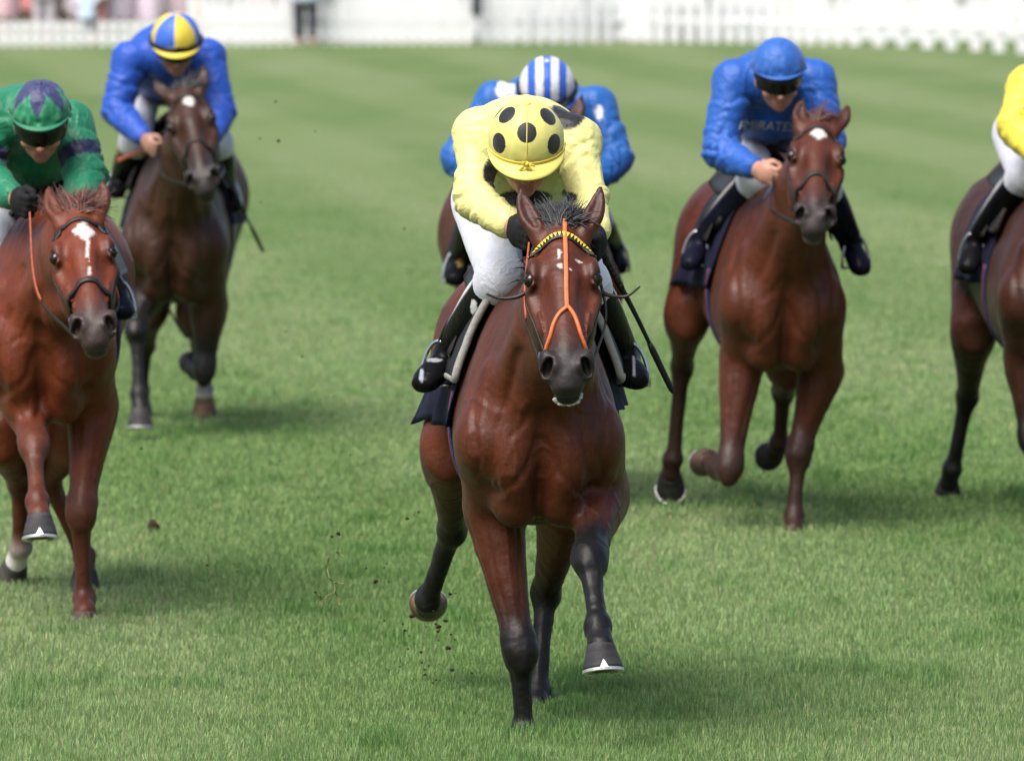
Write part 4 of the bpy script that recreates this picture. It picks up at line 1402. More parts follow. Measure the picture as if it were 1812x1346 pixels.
# ---------------------------------------------------------------- saddlery
def drape(h, yphi, off, thick, flare=None):
    """yphi: grid (ny, nphi, 2) of (distance back, angle from the top); returns a thin solid sheet lying on the horse"""
    ny, npz = yphi.shape[:2]
    T = np.zeros((ny, npz, 3))
    Nn = np.zeros((ny, npz, 3))
    for i in range(ny):
        for j in range(npz):
            y, ph = yphi[i, j]
            d = h.UP * math.cos(ph) + h.R * math.sin(ph)
            c = h.B(0, y, 1.08)
            q = h.bvh.ray_cast(Vector(c + d * 0.9), Vector(-d), 0.9)[0]
            T[i, j] = c + d * 0.3 if q is None else np.array(q)
            Nn[i, j] = d
    for it in range(3):
        S = T.copy()
        S[1:-1, 1:-1] = (T[1:-1, 1:-1] * 2 + T[:-2, 1:-1] + T[2:, 1:-1] + T[1:-1, :-2] + T[1:-1, 2:]) / 6
        T = S
    T = T + Nn * off
    if flare is not None:
        for i in range(ny):
            for j in range(npz):
                T[i, j] += flare(*yphi[i, j], i / (ny - 1), j / (npz - 1))
    A = T.reshape(-1, 3)
    B_ = (T + Nn * thick).reshape(-1, 3)
    m = len(A)
    F = []
    for i in range(ny - 1):
        for j in range(npz - 1):
            q = i * npz + j
            F.append((q + m, q + 1 + m, q + npz + 1 + m, q + npz + m))
            F.append((q, q + npz, q + npz + 1, q + 1))
    for i in range(ny - 1):
        for q, w in ((i * npz, i * npz + npz), (i * npz + npz - 1, i * npz + 2 * npz - 1)):
            F.append((q, q + m, w + m, w))
    for j in range(npz - 1):
        for q in (j, (ny - 1) * npz + j):
            F.append((q, q + 1, q + 1 + m, q + m))
    return np.concatenate([A, B_]), F, T, Nn

def build_saddle(h, r, label, st):
    D2 = math.radians
    rt = root('saddle', h.B(0, 0.6, 1.36), label, 'saddle', 'racing saddles and cloths')
    R, Bk, UP = h.R, h.Bk, h.UP
    def grid(y0, y1, a0, a1, ny, na, slant=0.0):
        g = np.zeros((ny, na, 2))
        for i in range(ny):
            for j in range(na):
                a = a0 + (a1 - a0) * j / (na - 1)
                g[i, j] = (y0 + (y1 - y0) * i / (ny - 1) + slant * abs(a), a)
        return g
    fl = st.get('flare', (0.02, 0.02))
    ext = st.get('drop', (112, 108))
    def flare(y, ph, s, t):
        e = abs(math.degrees(ph)) - 62
        if e <= 0:
            return v3(0, 0, 0)
        side = 0 if ph < 0 else 1
        k = (e / 50) ** 1.3
        ripple = 0.012 * math.sin(y * 19 + side * 2 + ph * 2) + 0.006 * math.sin(y * 43 + 1 - ph * 3)
        return (R * (1 if ph > 0 else -1)) * (fl[side] * k * (0.35 + 0.9 * s) + ripple * k) + Bk * 0.05 * k - UP * 0.03 * k
    V, F, T, N = drape(h, grid(st.get('y0', 0.40), 1.02, D2(-ext[0]), D2(ext[1]), 26, 70), 0.010, 0.004, flare)
    make('saddle_cloth', V, F, M[st.get('cloth', 'navy')], rt)
    for (sg) in (-1, 1):
        pa = st.get('pad', 72)
        a0, a1 = (D2(-pa), D2(-6)) if sg < 0 else (D2(6), D2(pa))
        V, F, T, N = drape(h, grid(st.get('pady', 0.36), 0.74, a0, a1, 16, 26, 0.0), 0.020 if sg < 0 else st.get('padoff', 0.020), 0.022)
        pad = make('saddle_pad', V, F, M['black'], rt)
        if st.get('piping', True):
            edge = np.concatenate([T[0] + N[0] * 0.012, (T[1:, 0] + N[1:, 0] * 0.012) if sg < 0 else (T[1:, -1] + N[1:, -1] * 0.012)]) if False else None
            if sg < 0:
                path = np.concatenate([(T[0] + N[0] * 0.012)[::-1], ])
                low = (T[:, 0] + N[:, 0] * 0.012)
            else:
                path = (T[0] + N[0] * 0.012)
                low = (T[:, -1] + N[:, -1] * 0.012)
            path = np.concatenate([path, low[1:]])
            Vt, Ft = tube(path, 0.0125, 8, ref=(0.3, 0.2, 0.9))
            make('piping', Vt, Ft, M['greyfelt'] if st.get('piping', True) is True else M[st['piping']], pad)
    V, F, T, N = drape(h, grid(0.46, 0.88, D2(-40), D2(40), 14, 20), 0.042, 0.02,
                       lambda y, ph, s, t: UP * (0.05 * (2 * s - 1) ** 4 + 0.01) * max(0.0, math.cos(ph * 1.6)))
    make('seat', V, F, M['leather'], rt)
    for sg in (-1, 1):
        a0, a1 = (D2(-80), D2(-34)) if sg < 0 else (D2(34), D2(80))
        V, F, T, N = drape(h, grid(0.47, 0.72, a0, a1, 10, 14), 0.046, 0.006)
        make('flap', V, F, M['leather'], rt)
    # girth round the chest
    ring = []
    for a in np.linspace(D2(86), D2(274), 40):
        d = UP * math.cos(a) + R * math.sin(a)
        c = h.B(0, 0.43 + 0.05, 1.0)
        q = h.bvh.ray_cast(Vector(c + d * 0.9), Vector(-d), 0.9)[0]
        ring.append(c + d * 0.3 if q is None else np.array(q) + d * 0.006)
    ring = np.array(ring)
    for it in range(4):
        ring[1:-1] = (ring[:-2] + 2 * ring[1:-1] + ring[2:]) / 4
    nn = ring - h.B(0, 0.48, 1.0)
    V, F = ribbon(ring, nn, 0.075, 0.005)
    g = make('girth', V, F, M['girth'], rt)
    V, F = ribbon(ring + nrm(Bk) * 0.0 + nn / np.linalg.norm(nn, axis=1)[:, None] * 0.004, nn, 0.018, 0.003)
    make('girth_stripe', V, F, M['girthred'], g)
    # stirrups carry the rider's feet
    for i, s in enumerate((-1, 1)):
        a, t = r.an[i], r.to[i]
        ftd = nrm(t - a)
        lb = nrm(np.cross(UPV, ftd))
        tread = a * 0.42 + t * 0.58 - UPV * 0.052
        arch = [tread + lb * 0.058 * math.cos(q) * (1 if abs(math.sin(q)) < 0.99 else 1) + UPV * (0.125 * math.sin(q)) - ftd * 0.02 * math.sin(q) for q in np.linspace(0, math.pi, 15)]
        pts = np.array(arch)
        mb = MB()
        mb.add(*tube(pts, 0.006, 8, ref=ftd))
        mb.add(*ribbon([tread + lb * 0.058, tread, tread - lb * 0.058], UPV, 0.035, 0.005))
        iron = mb.build('stirrup_iron', M['steel'], rt)
        topp, _ = snap(h, h.B(0.2 * s, 0.56, 1.30), 0.05)
        V, F = ribbon(catmull([topp, (topp + pts[7]) / 2 + R * 0.02 * s, pts[7]], 8), R * s, 0.02, 0.003)
        make('stirrup_leather', V, F, M['leather'], rt)
    return rt

def build_whip(a, b, label, bend=(0, 0, 0), r=0.008):
    a, b = v3(a), v3(b)
    rt = root('whip', b, label, 'whip', 'whips carried by the jockeys')
    mid = (a + b) / 2 + v3(bend)
    p = catmull([a, a * 0.75 + mid * 0.25 + (mid - a) * 0.24, mid, mid * 0.3 + b * 0.7, b], 14)
    n = len(p)
    t = np.linspace(0, 1, n)
    V, F = tube(p[:int(n * 0.35)], r * 1.25, 10)
    make('handle', V, F, M['black'], rt)
    mb = MB()
    for q in range(10):
        k = int(n * (0.02 + 0.03 * q))
        mb.add(*tube(p[k:k + 2] if k + 2 <= n else p[-2:], r * 1.38, 10))
    mb.build('handle_rings', M['leather'], rt)
    V, F = tube(p[int(n * 0.31):int(n * 0.66)], np.interp(np.linspace(0, 1, len(p[int(n * 0.31):int(n * 0.66)])), [0, 1], [r * 1.1, r * 0.75]), 10)
    make('shaft', V, F, M['black'], rt)
    q = p[int(n * 0.62):]
    V, F = tube(q, np.interp(np.linspace(0, 1, len(q)), [0, 0.08, 0.9, 1], [r * 0.9, r * 1.3, r * 1.1, r * 0.5]), 10)
    make('flap', V, F, M['black'], rt)
    return rt

# ---------------------------------------------------------------- ground and turf
def stripes(nt, geo):
    """mowing bands: broad, soft, slightly wandering"""
    mp = nt.nodes.new('ShaderNodeMapping')
    mp.inputs['Rotation'].default_value = (0, 0, math.radians(-6.5))
    nt.links.new(geo.outputs['Position'], mp.inputs[0])
    w = nt.nodes.new('ShaderNodeTexWave')
    w.bands_direction = 'X'
    w.inputs['Scale'].default_value = 0.115
    w.inputs['Distortion'].default_value = 1.2
    w.inputs['Detail'].default_value = 1.5
    w.inputs['Detail Scale'].default_value = 0.35
    nt.links.new(mp.outputs[0], w.inputs['Vector'])
    return ramp(nt, w.outputs['Color'], [(0.25, (0.86, 0.92, 0.83)), (0.75, (1.10, 1.06, 1.13))])

def mat_turf():
    m, nt, bs, N, L = nodes_of('turf')
    geo = nt.nodes.new('ShaderNodeNewGeometry')
    mp = nt.nodes.new('ShaderNodeMapping')
    L.new(geo.outputs['Position'], mp.inputs[0])
    mp.inputs['Scale'].default_value = (0.55, 0.12, 1)
    big = noise_tex(nt, 1.0, 4, mp.outputs[0], 0.6)
    sm = noise_tex(nt, 38, 4, geo.outputs['Position'], 0.7)
    c = ramp(nt, big, [(0.32, (0.085, 0.126, 0.042)), (0.5, (0.100, 0.138, 0.052)), (0.68, (0.118, 0.148, 0.064))])
    c = mixc(nt, 1.0, c, stripes(nt, geo), 'MULTIPLY')
    c = mixc(nt, 1.0, c, ramp(nt, sm, [(0.25, (0.82, 0.84, 0.8)), (0.75, (1.14, 1.13, 1.14))]), 'MULTIPLY')
    L.new(c, bs.inputs['Base Color'])
    bs.inputs['Roughness'].default_value = 0.9
    bs.inputs['Specular IOR Level'].default_value = 0.15
    bump(nt, bs, sm, 0.6, 0.03)
    return m

def mat_grass():
    m, nt, bs, N, L = nodes_of('grass_blade')
    geo = nt.nodes.new('ShaderNodeNewGeometry')
    mp = nt.nodes.new('ShaderNodeMapping')
    L.new(geo.outputs['Position'], mp.inputs[0])
    mp.inputs['Scale'].default_value = (0.55, 0.12, 1)
    big = noise_tex(nt, 1.0, 4, mp.outputs[0], 0.6)
    pat = noise_tex(nt, 5.0, 3, geo.outputs['Position'], 0.6)
    c = mixc(nt, 1.0, vcol(nt), ramp(nt, big, [(0.32, (0.88, 0.96, 0.84)), (0.5, (1.0, 1.0, 1.0)), (0.68, (1.12, 1.05, 1.16))]), 'MULTIPLY')
    c = mixc(nt, 1.0, c, ramp(nt, pat, [(0.3, (0.78, 0.86, 0.75)), (0.7, (1.18, 1.12, 1.15))]), 'MULTIPLY')
    c = mixc(nt, 1.0, c, stripes(nt, geo), 'MULTIPLY')
    L.new(c, bs.inputs['Base Color'])
    bs.inputs['Roughness'].default_value = 0.55
    bs.inputs['Specular IOR Level'].default_value = 0.3
    tr = nt.nodes.new('ShaderNodeBsdfTranslucent')
    L.new(c, tr.inputs['Color'])
    mx = nt.nodes.new('ShaderNodeMixShader')
    mx.inputs[0].default_value = 0.45
    L.new(bs.outputs[0], mx.inputs[1])
    L.new(tr.outputs[0], mx.inputs[2])
    L.new(mx.outputs[0], nt.nodes['Material Output'].inputs[0])
    return m

GX, GY = np.linspace(-260, 260, 53), np.concatenate([np.linspace(-30, 140, 69), np.linspace(160, 1400, 32)])
gv = np.array([(x, y, 0.0) for y in GY for x in GX])
gf = [(j * 53 + i, j * 53 + i + 1, (j + 1) * 53 + i + 1, (j + 1) * 53 + i) for j in range(len(GY) - 1) for i in range(52)]
ground = make('ground', gv, gf, mat_turf(), origin=(0, 0, 0))
tag(ground, 'green racecourse turf stretching back to the rails', kind='structure')

def blades(n, x0, x1, y0, y1, hgt, wid, rng, mow=0.5, lean=0.5):
    """n blades as small bent tapered leaves; returns V (n*5), quads+tris, colours"""
    x, y = rng.uniform(x0, x1, n), rng.uniform(y0, y1, n)
    clump = 0.75 + 0.5 * (vnoise(np.stack([x * 3.1, y * 2.0, x * 0], 1)) * 0.5 + 0.5) + 0.25 * vnoise(np.stack([x * 9, y * 7, x * 0 + 3], 1))
    tuft = np.clip((vnoise(np.stack([x * 5.2 + 40, y * 2.6, x * 0 + 8], 1)) - 0.55) * 5, 0, 1)
    hh = hgt * rng.uniform(0.45, 1.15, n) * clump * (1 + 0.7 * tuft)
    a = rng.uniform(0, 2 * math.pi, n)
    ln = lean * rng.uniform(0.1, 1.0, n) * hh
    dx, dy = np.cos(a) * ln, np.sin(a) * ln
    b = a + rng.normal(0, 0.6, n) + math.pi / 2
    wx, wy = np.cos(b) * wid * rng.uniform(0.6, 1.3, n) / 2, np.sin(b) * wid * 0.5
    z0 = np.full(n, -0.004)
    V = np.stack([np.stack([x - wx, y - wy, z0], 1), np.stack([x + wx, y + wy, z0], 1), np.stack([x + wx * 0.8 + dx * 0.35, y + wy * 0.8 + dy * 0.35, hh * 0.6], 1),
                  np.stack([x - wx * 0.8 + dx * 0.35, y - wy * 0.8 + dy * 0.35, hh * 0.6], 1), np.stack([x + dx, y + dy, hh], 1)], 1).reshape(-1, 3)
    i = np.arange(n) * 5
    T = np.concatenate([np.stack([i, i + 1, i + 2], 1), np.stack([i, i + 2, i + 3], 1), np.stack([i + 3, i + 2, i + 4], 1)])
    t = rng.random(n)[:, None]
    c = v3(0.165, 0.282, 0.086) * (1 - t) + v3(0.266, 0.358, 0.166) * t
    straw = (rng.random(n) < 0.02)[:, None]
    c = np.where(straw, v3(0.36, 0.33, 0.17), c)
    c = c * rng.uniform(0.75, 1.25, n)[:, None] * v3(0.93, 0.90, 0.90) * (1 - tuft[:, None] * v3(0.25, 0.12, 0.25))
    C = np.repeat(c, 5, axis=0)
    return V, T, C

def build_grass():
    rng = np.random.default_rng(11)
    Vs, Ts, Cs, off = [], [], [], 0
    ky = [-2.2, 1, 4, 9, 18, 32, 52]
    edges = np.concatenate([np.arange(-2.2, 9, 0.8), np.arange(9.0, 30, 1.5), np.arange(30.0, 52, 2.5)])
    for y0, y1 in zip(edges[:-1], edges[1:]):
        ya = (y0 + y1) / 2
        dens = math.exp(np.interp(ya, ky, np.log([12500, 10000, 6600, 3200, 1150, 400, 90])))
        hgt = np.interp(ya, ky, [0.031, 0.031, 0.030, 0.028, 0.024, 0.017, 0.006])
        wid = np.interp(ya, ky, [0.0029, 0.0033, 0.0043, 0.0062, 0.0085, 0.010, 0.011])
        half = (26 + y1) * 906 / 15340 + 0.75 + 0.006 * (26 + y1)
        n = int(dens * 2 * half * (y1 - y0))
        V, T, C = blades(n, -half, half, y0, y1, hgt, wid, rng)
        Vs.append(V); Ts.append(T + off); Cs.append(C)
        off += len(V)
    print('grass blades', off // 5)
    o = make('grass', np.concatenate(Vs), np.concatenate(Ts), mat_grass(), None, np.concatenate(Cs), smooth=False, origin=(0, 0, 0))
    tag(o, 'short mown green grass blades covering the course', 'grass', kind='stuff')

# ---------------------------------------------------------------- rails, crowd and far things
def box_at(x0, x1, y0, y1, z0, z1):
    V = [(x, y, z) for z in (z0, z1) for y in (y0, y1) for x in (x0, x1)]
    F = [(0, 2, 3, 1), (4, 5, 7, 6), (0, 1, 5, 4), (2, 6, 7, 3), (0, 4, 6, 2), (1, 3, 7, 5)]
    return np.array(V, float), F

def rail_y(px):
    py = np.interp(px, [-400, 0, 900, 1100, 1300, 1500, 1600, 1700, 1812, 2100], [83, 81, 77, 74, 75, 79, 83, 88, 94, 112])
    d = CAMZ * FPX / (py - HORIZON)
    return np.array([(px - 906) / FPX * d, d + CAMY])

def build_rails():
    wm = mat_plain('white_rail_paint', (0.56, 0.565, 0.58), 0.45, 0.4, vary=0.07, nscale=6)
    picket_me = None
    def fence(p0, p1, step, wid, hgt, label, jit):
        a, b = rail_y(p0), rail_y(p1)
        rt = root('picket_fence', (*((a + b) / 2), 0), label, 'fence', 'white fences along the far side')
        n = 0
        px = p0
        rng = np.random.default_rng(int(p0) + 500)
        proto = None
        while px < p1:
            q = rail_y(px)
            if proto is None:
                # picket with a pointed top
                w, t = wid / 2, 0.012
                prof = [(-w, 0), (w, 0), (w, hgt - 0.06), (0, hgt), (-w, hgt - 0.06)]
                V = [(x, s * t, z) for s in (-1, 1) for x, z in prof]
                F = [(0, 1, 2, 3, 4), (9, 8, 7, 6, 5)] + [(i, i + 5, (i + 1) % 5 + 5, (i + 1) % 5) for i in range(5)]
                proto = make('picket', np.array(V) + v3(*q, 0), F, wm, rt, smooth=False)
                proto.data.transform(Matrix.Translation(Vector(tuple(ORG[rt.name] - v3(*q, 0)))))
                proto.location = tuple(v3(*q, 0) - ORG[rt.name])
                o = proto
            else:
                o = proto.copy()
                COL.objects.link(o)
                o.parent = rt
                o.location = tuple(v3(*q, 0) - ORG[rt.name])
            o.rotation_euler = (rng.normal() * 0.006, rng.normal() * 0.008, rng.normal() * 0.03)
            px += step * (1 + rng.normal() * 0.04)
            n += 1
        for z in ((0.10, 0.28) if hgt < 0.6 else (0.30, 0.95)):
            pts = np.array([(*(rail_y(x) + np.array([0, 0.03])), z) for x in np.linspace(p0, p1, 12)])
            V, F = ribbon(pts, v3(0, -1, 0), 0.07, 0.02)
            make('cross_rail', V, F, wm, rt, smooth=False)
        return rt
    fence(-380, 330, 19.5, 0.10, 0.37, 'low white picket fence in front of the crowd, top left', 0)
    fence(340, 896, 19.5, 0.105, 1.15, 'tall close-set white picket fence between the crowd and the centre', 0)
    fence(905, 1500, 24, 0.11, 1.15, 'white picket fence at the back right of centre', 0)
    fence(1512, 2080, 43, 0.15, 1.2, 'white fence with wide gaps at the top right', 0)
    # long white boards behind the pickets
    y0 = 97.5
    V, F = box_at(-4.3, 9.5, y0, y0 + 0.06, 0.0, 0.50)
    mb = MB()
    bd = root('white_board_barrier', (2.6, y0, 0), 'long low white board barrier behind the picket fence', 'barrier')
    for i in range(6):
        x = -4.3 + i * 2.3
        V, F = box_at(x, x + 2.28, y0, y0 + 0.05, 0.03, 0.52)
        make('board', V, F, wm, bd, smooth=False)
        V, F = box_at(x - 0.03, x + 0.03, y0 + 0.055, y0 + 0.12, 0.0, 0.55)
        make('post', V, F, wm, bd, smooth=False)
    # marquee wall behind
    mq = root('marquee', (4.0, 112, 0), 'big white marquee with panelled walls behind the rails', 'tent')
    for i in range(11):
        x = -4.9 + i * 2.0
        pts, fs = [], []
        for k in range(9):
            dx = 2.0 * k / 8
            for z in (0.02, 3.0):
                pts.append((x + dx, 112 - 0.05 * math.cos(k * math.pi * 0.5) - 0.02 * (k % 2), z))
        for k in range(8):
            fs.append((2 * k, 2 * k + 2, 2 * k + 3, 2 * k + 1))
        make('wall_panel', np.array(pts), fs, wm, mq)
        V, F = tube([(x, 111.85, 0), (x, 111.85, 3.1)], 0.04, 8, ref=(1, 0, 0))
        make('pole', V, F, wm, mq)
    V = np.array([(-5.2, 111.5, 3.0), (17.4, 111.5, 3.0), (17.4, 118, 5.5), (-5.2, 118, 5.5), (-5.2, 124, 3.0), (17.4, 124, 3.0)])
    make('roof', V, [(0, 1, 2, 3), (3, 2, 5, 4)], wm, mq, smooth=False)

def figure(pose, res=0.03):
    """plain standing onlooker: (body field, garments field) about the origin"""
    f = Field()
    sk = SKIN
    X = v3(1, 0, 0)
    f.ell((0, 0, 1.60), (X, (0, 1, 0), UPV), (0.075, 0.09, 0.115), k=0.02, col=sk)
    f.cap((0, 0, 1.42), (0, 0, 1.55), 0.05, 0.05, k=0.03, col=sk)
    f.loft([(0, 0, 0.92, 0.15, 0.11, 0), (0, 0, 1.12, 0.13, 0.10, 0), (0, 0, 1.35, 0.17, 0.11, 0)], U=X, k=0.04, n=3, cols=sk)
    for s in (-1, 1):
        f.cap((0.09 * s, 0, 0.9), (0.10 * s, 0.0, 0.5), 0.08, 0.055, k=0.03, col=sk)
        f.cap((0.10 * s, 0, 0.5), (0.10 * s, 0.02, 0.09), 0.055, 0.036, k=0.02, col=sk)
        f.cap((0.10 * s, 0.02, 0.05), (0.11 * s, -0.12, 0.03), 0.04, 0.03, k=0.02, col=sk)
        f.cap((0.19 * s, 0, 1.38), (0.25 * s, 0.02, 1.10), 0.05, 0.04, k=0.03, col=sk)
        f.cap((0.25 * s, 0.02, 1.10), (0.16 * s, -0.15, 0.95), 0.04, 0.03, k=0.02, col=sk)
    g = Field()
    if pose == 'dress':
        g.loft([(0, 0, 0.28, 0.25, 0.2, 0), (0, 0, 0.6, 0.23, 0.19, 0), (0, 0, 0.95, 0.19, 0.15, 0), (0, 0, 1.15, 0.15, 0.125, 0), (0, 0, 1.38, 0.19, 0.125, 0)], U=X, k=0.03, n=3, cols=(1, 1, 1), cap=0.25)
    elif pose == 'trousers':
        for s in (-1, 1):
            g.loft([(0.085 * s, 0, 0.95, 0.115, 0.12, 0), (0.10 * s, 0, 0.5, 0.085, 0.09, 0), (0.10 * s, 0.01, 0.10, 0.065, 0.07, 0)], U=X, k=0.03, n=3, cols=(1, 1, 1), cap=0.25)
    elif pose == 'coat':
        g.loft([(0, 0, 0.62, 0.22, 0.17, 0), (0, 0, 0.95, 0.19, 0.15, 0), (0, 0, 1.38, 0.20, 0.13, 0)], U=X, k=0.03, n=3, cols=(1, 1, 1), cap=0.25)
        for s in (-1, 1):
            g.cap((0.19 * s, 0, 1.38), (0.25 * s, 0.02, 1.10), 0.07, 0.06, k=0.04, col=(1, 1, 1))
            g.cap((0.25 * s, 0.02, 1.10), (0.17 * s, -0.13, 0.97), 0.055, 0.045, k=0.02, col=(1, 1, 1))
    return f, g

def build_people():
    cloth = mat_vcol('onlooker_clothes', 0.7, 0.3, 0.1, vary=0.2)
    fb, fd = figure('dress')
    _, ft = figure('trousers')
    _, fc = figure('coat')
    body, dress, trou, coat_ = [f.mesh(0.032, SKIN) for f in (fb, fd, ft, fc)]
    rng = np.random.default_rng(3)
    Vs, Qs, Cs, off = [], [], [], 0
    pal = [(0.62, 0.42, 0.46), (0.70, 0.66, 0.70), (0.55, 0.50, 0.56), (0.60, 0.24, 0.24), (0.42, 0.33, 0.36), (0.75, 0.72, 0.68), (0.50, 0.42, 0.50), (0.30, 0.24, 0.22), (0.66, 0.52, 0.56), (0.70, 0.66, 0.52)]
    for i in range(150):
        x, y = rng.uniform(-13.5, -3.2), rng.uniform(99.5, 112)
        if x > -4.2 and y > 104:
            continue
        sc, a = rng.uniform(0.9, 1.08), rng.uniform(-2.4, 2.4)
        ca, sa = math.cos(a), math.sin(a)
        Rz = np.array([[ca, sa, 0], [-sa, ca, 0], [0, 0, 1]])
        gs = [dress] if rng.random() < 0.55 else [trou, coat_]
        for k, (V, Q, C) in enumerate([body] + gs):
            Vs.append((V * sc) @ Rz + v3(x, y, 0))
            Qs.append(Q + off)
            off += len(V)
            c = SKIN * rng.uniform(0.7, 1.2) if k == 0 else v3(pal[rng.integers(len(pal))]) * rng.uniform(0.7, 1.2)
            Cs.append(np.tile(c, (len(V), 1)))
    o = make('crowd', np.concatenate(Vs), np.concatenate(Qs), cloth, None, np.concatenate(Cs), origin=(-8, 105, 0))
    tag(o, 'crowd of racegoers in pink, grey and white behind the fence', 'crowd', kind='stuff')
    for (px, py, c1, c2, label, sc) in ((155, 79, (0.42, 0.50, 0.60), (0.09, 0.10, 0.12), 'person in a pale blue coat standing at the fence, top left', 0.62), (541, 78, (0.35, 0.40, 0.48), (0.035, 0.036, 0.05), 'person in dark trousers standing at the fence near top centre', 1.0)):
        d = CAMZ * FPX / (py + 1.2 - HORIZON)
        p = v3((px - 906) / FPX * d, d + CAMY, 0)
        rt = root('person', p, label, 'person', 'people standing at the fence')
        for nm, (V, Q, C), c in (('body', body, SKIN), ('trousers', trou, c2), ('coat', coat_, c1)):
            make(nm, V * sc + p, Q, cloth, rt, np.tile(v3(c), (len(V), 1)))
    p = rail_y(844) + np.array([0, -0.25])
    mb = root('course_post', (*p, 0), 'dark upright post standing in front of the white fence', 'post')
    V, F = tube([(*p, 0), (*p, 0.42)], 0.035, 12, ref=(1, 0, 0))
    make('shaft', V, F, mat_plain('grey_post', (0.42, 0.42, 0.46), 0.6, 0.3), mb)
    V, F = tube([(*p, 0.40), (*p, 0.42), (*p, 1.25), (*p, 1.3)], [0.05, 0.085, 0.085, 0.05], 14, ref=(1, 0, 0))
    make('padding', V, F, mat_plain('dark_padding', (0.10, 0.10, 0.13), 0.7, 0.3), mb)

# ---------------------------------------------------------------- clods
CLODS = [(488, 180, 4, 9), (460, 245, 4, 8), (493, 250, 6, 7), (558, 233, 3, 8), (535, 631, 4, 6), (506, 586, 3, 6), (250, 793, 5, 6), (366, 1000, 5, 3), (495, 815, 3, 5), (715, 405, 4, 6), (461, 358, 3, 8),
         (599, 944, 7, 1.6), (588, 949, 5, 1.7), (665, 1028, 8, 1.5), (680, 1004, 4, 1.6), (684, 996, 3, 1.6), (721, 917, 6, 1.4), (741, 906, 4, 1.5), (797, 1050, 6, 1.3), (717, 1115, 5, 1.4), (648, 1005, 4, 1.7), (558, 1047, 5, 2), (729, 1089, 9, 1.55),
         (777, 1108, 9, 1.4), (788, 1098, 7, 1.3), (775, 1117, 6, 1.35), (793, 1146, 8, 1.2), (745, 1153, 6, 1.2), (800, 1185, 7, 1.0), (752, 1184, 4, 1.1), (752, 1193, 5, 1.1), (798, 1122, 4, 1.3), (805, 1131, 3, 1.3), (563, 880, 3, 2.5), (620, 805, 3, 3), (420, 1010, 3, 3), (440, 905, 3, 4)]
def build_clods():
    rng = np.random.default_rng(21)
    more = [(752 + rng.normal() * 38, 1120 + rng.normal() * 58, rng.uniform(1.5, 4.5), rng.uniform(1.2, 1.9)) for _ in range(26)]
    for i, (px, py, sz, Y) in enumerate(CLODS + more):
        c = P(px, py, Y)
        r = sz * (26 + Y) / FPX / 2 * 1.15
        V, F = ball((0, 0, 0), EYE3, (r, r * 0.9, r * 0.75), 10, 7)
        V = V * (1 + 0.45 * vnoise(V / r * 1.4 + i * 3.7))[:, None]
        o = make('turf_clod', V + c, F, M['dirt'])
        if py > 880 and px > 690:
            tag(o, "small dark clod flying round the front horse's raised hind hoof", 'clod', 'clods under the raised hind hoof')
        elif py > 880:
            tag(o, 'dark speck of turf in the air between the left chestnut and the front horse', 'clod', 'specks left of the front horse')
        else:
            tag(o, 'tiny dark speck of turf high in the air beside the back left horse', 'clod', 'specks high on the left')
    # torn grass stems in the air left of the front horse
    gm = mat_plain('torn_stem', (0.16, 0.15, 0.06), 0.7, 0.2, vary=0.3)
    o0 = P(590, 1035, 1.6)
    mb = MB()
    for (a, b, c) in (((581, 985), (579, 1005), (583, 1022)), ((594, 975), (602, 980), (610, 985)), ((583, 1022), (592, 1032), (592, 1048)), ((592, 1048), (578, 1055), (567, 1070)), ((590, 1030), (600, 1032), (612, 1032)), ((592, 1045), (598, 1056), (601, 1070)), ((566, 1052), (567, 1062), (565, 1072))):
        pts = catmull([P(*a, 1.6), P(*b, 1.62), P(*c, 1.58)], 6)
        mb.add(*tube(pts, np.linspace(0.0024, 0.0010, len(pts)), 6))
    o = mb.build('torn_grass_tuft', gm)
    tag(o, 'straw-coloured torn grass stems flung up left of the front horse', 'grass tuft')
    # divot lying on the course
    c = P(270, 955, 7.9)
    c[2] = 0.022
    V, F = ball((0, 0, 0), EYE3, (0.024, 0.024, 0.026), 14, 9)
    V = V * (1 + 0.5 * vnoise(V * 40))[:, None]
    tag(make('divot', V + c, F, M['dirt']), 'brown divot of earth lying on the grass at left', 'divot')

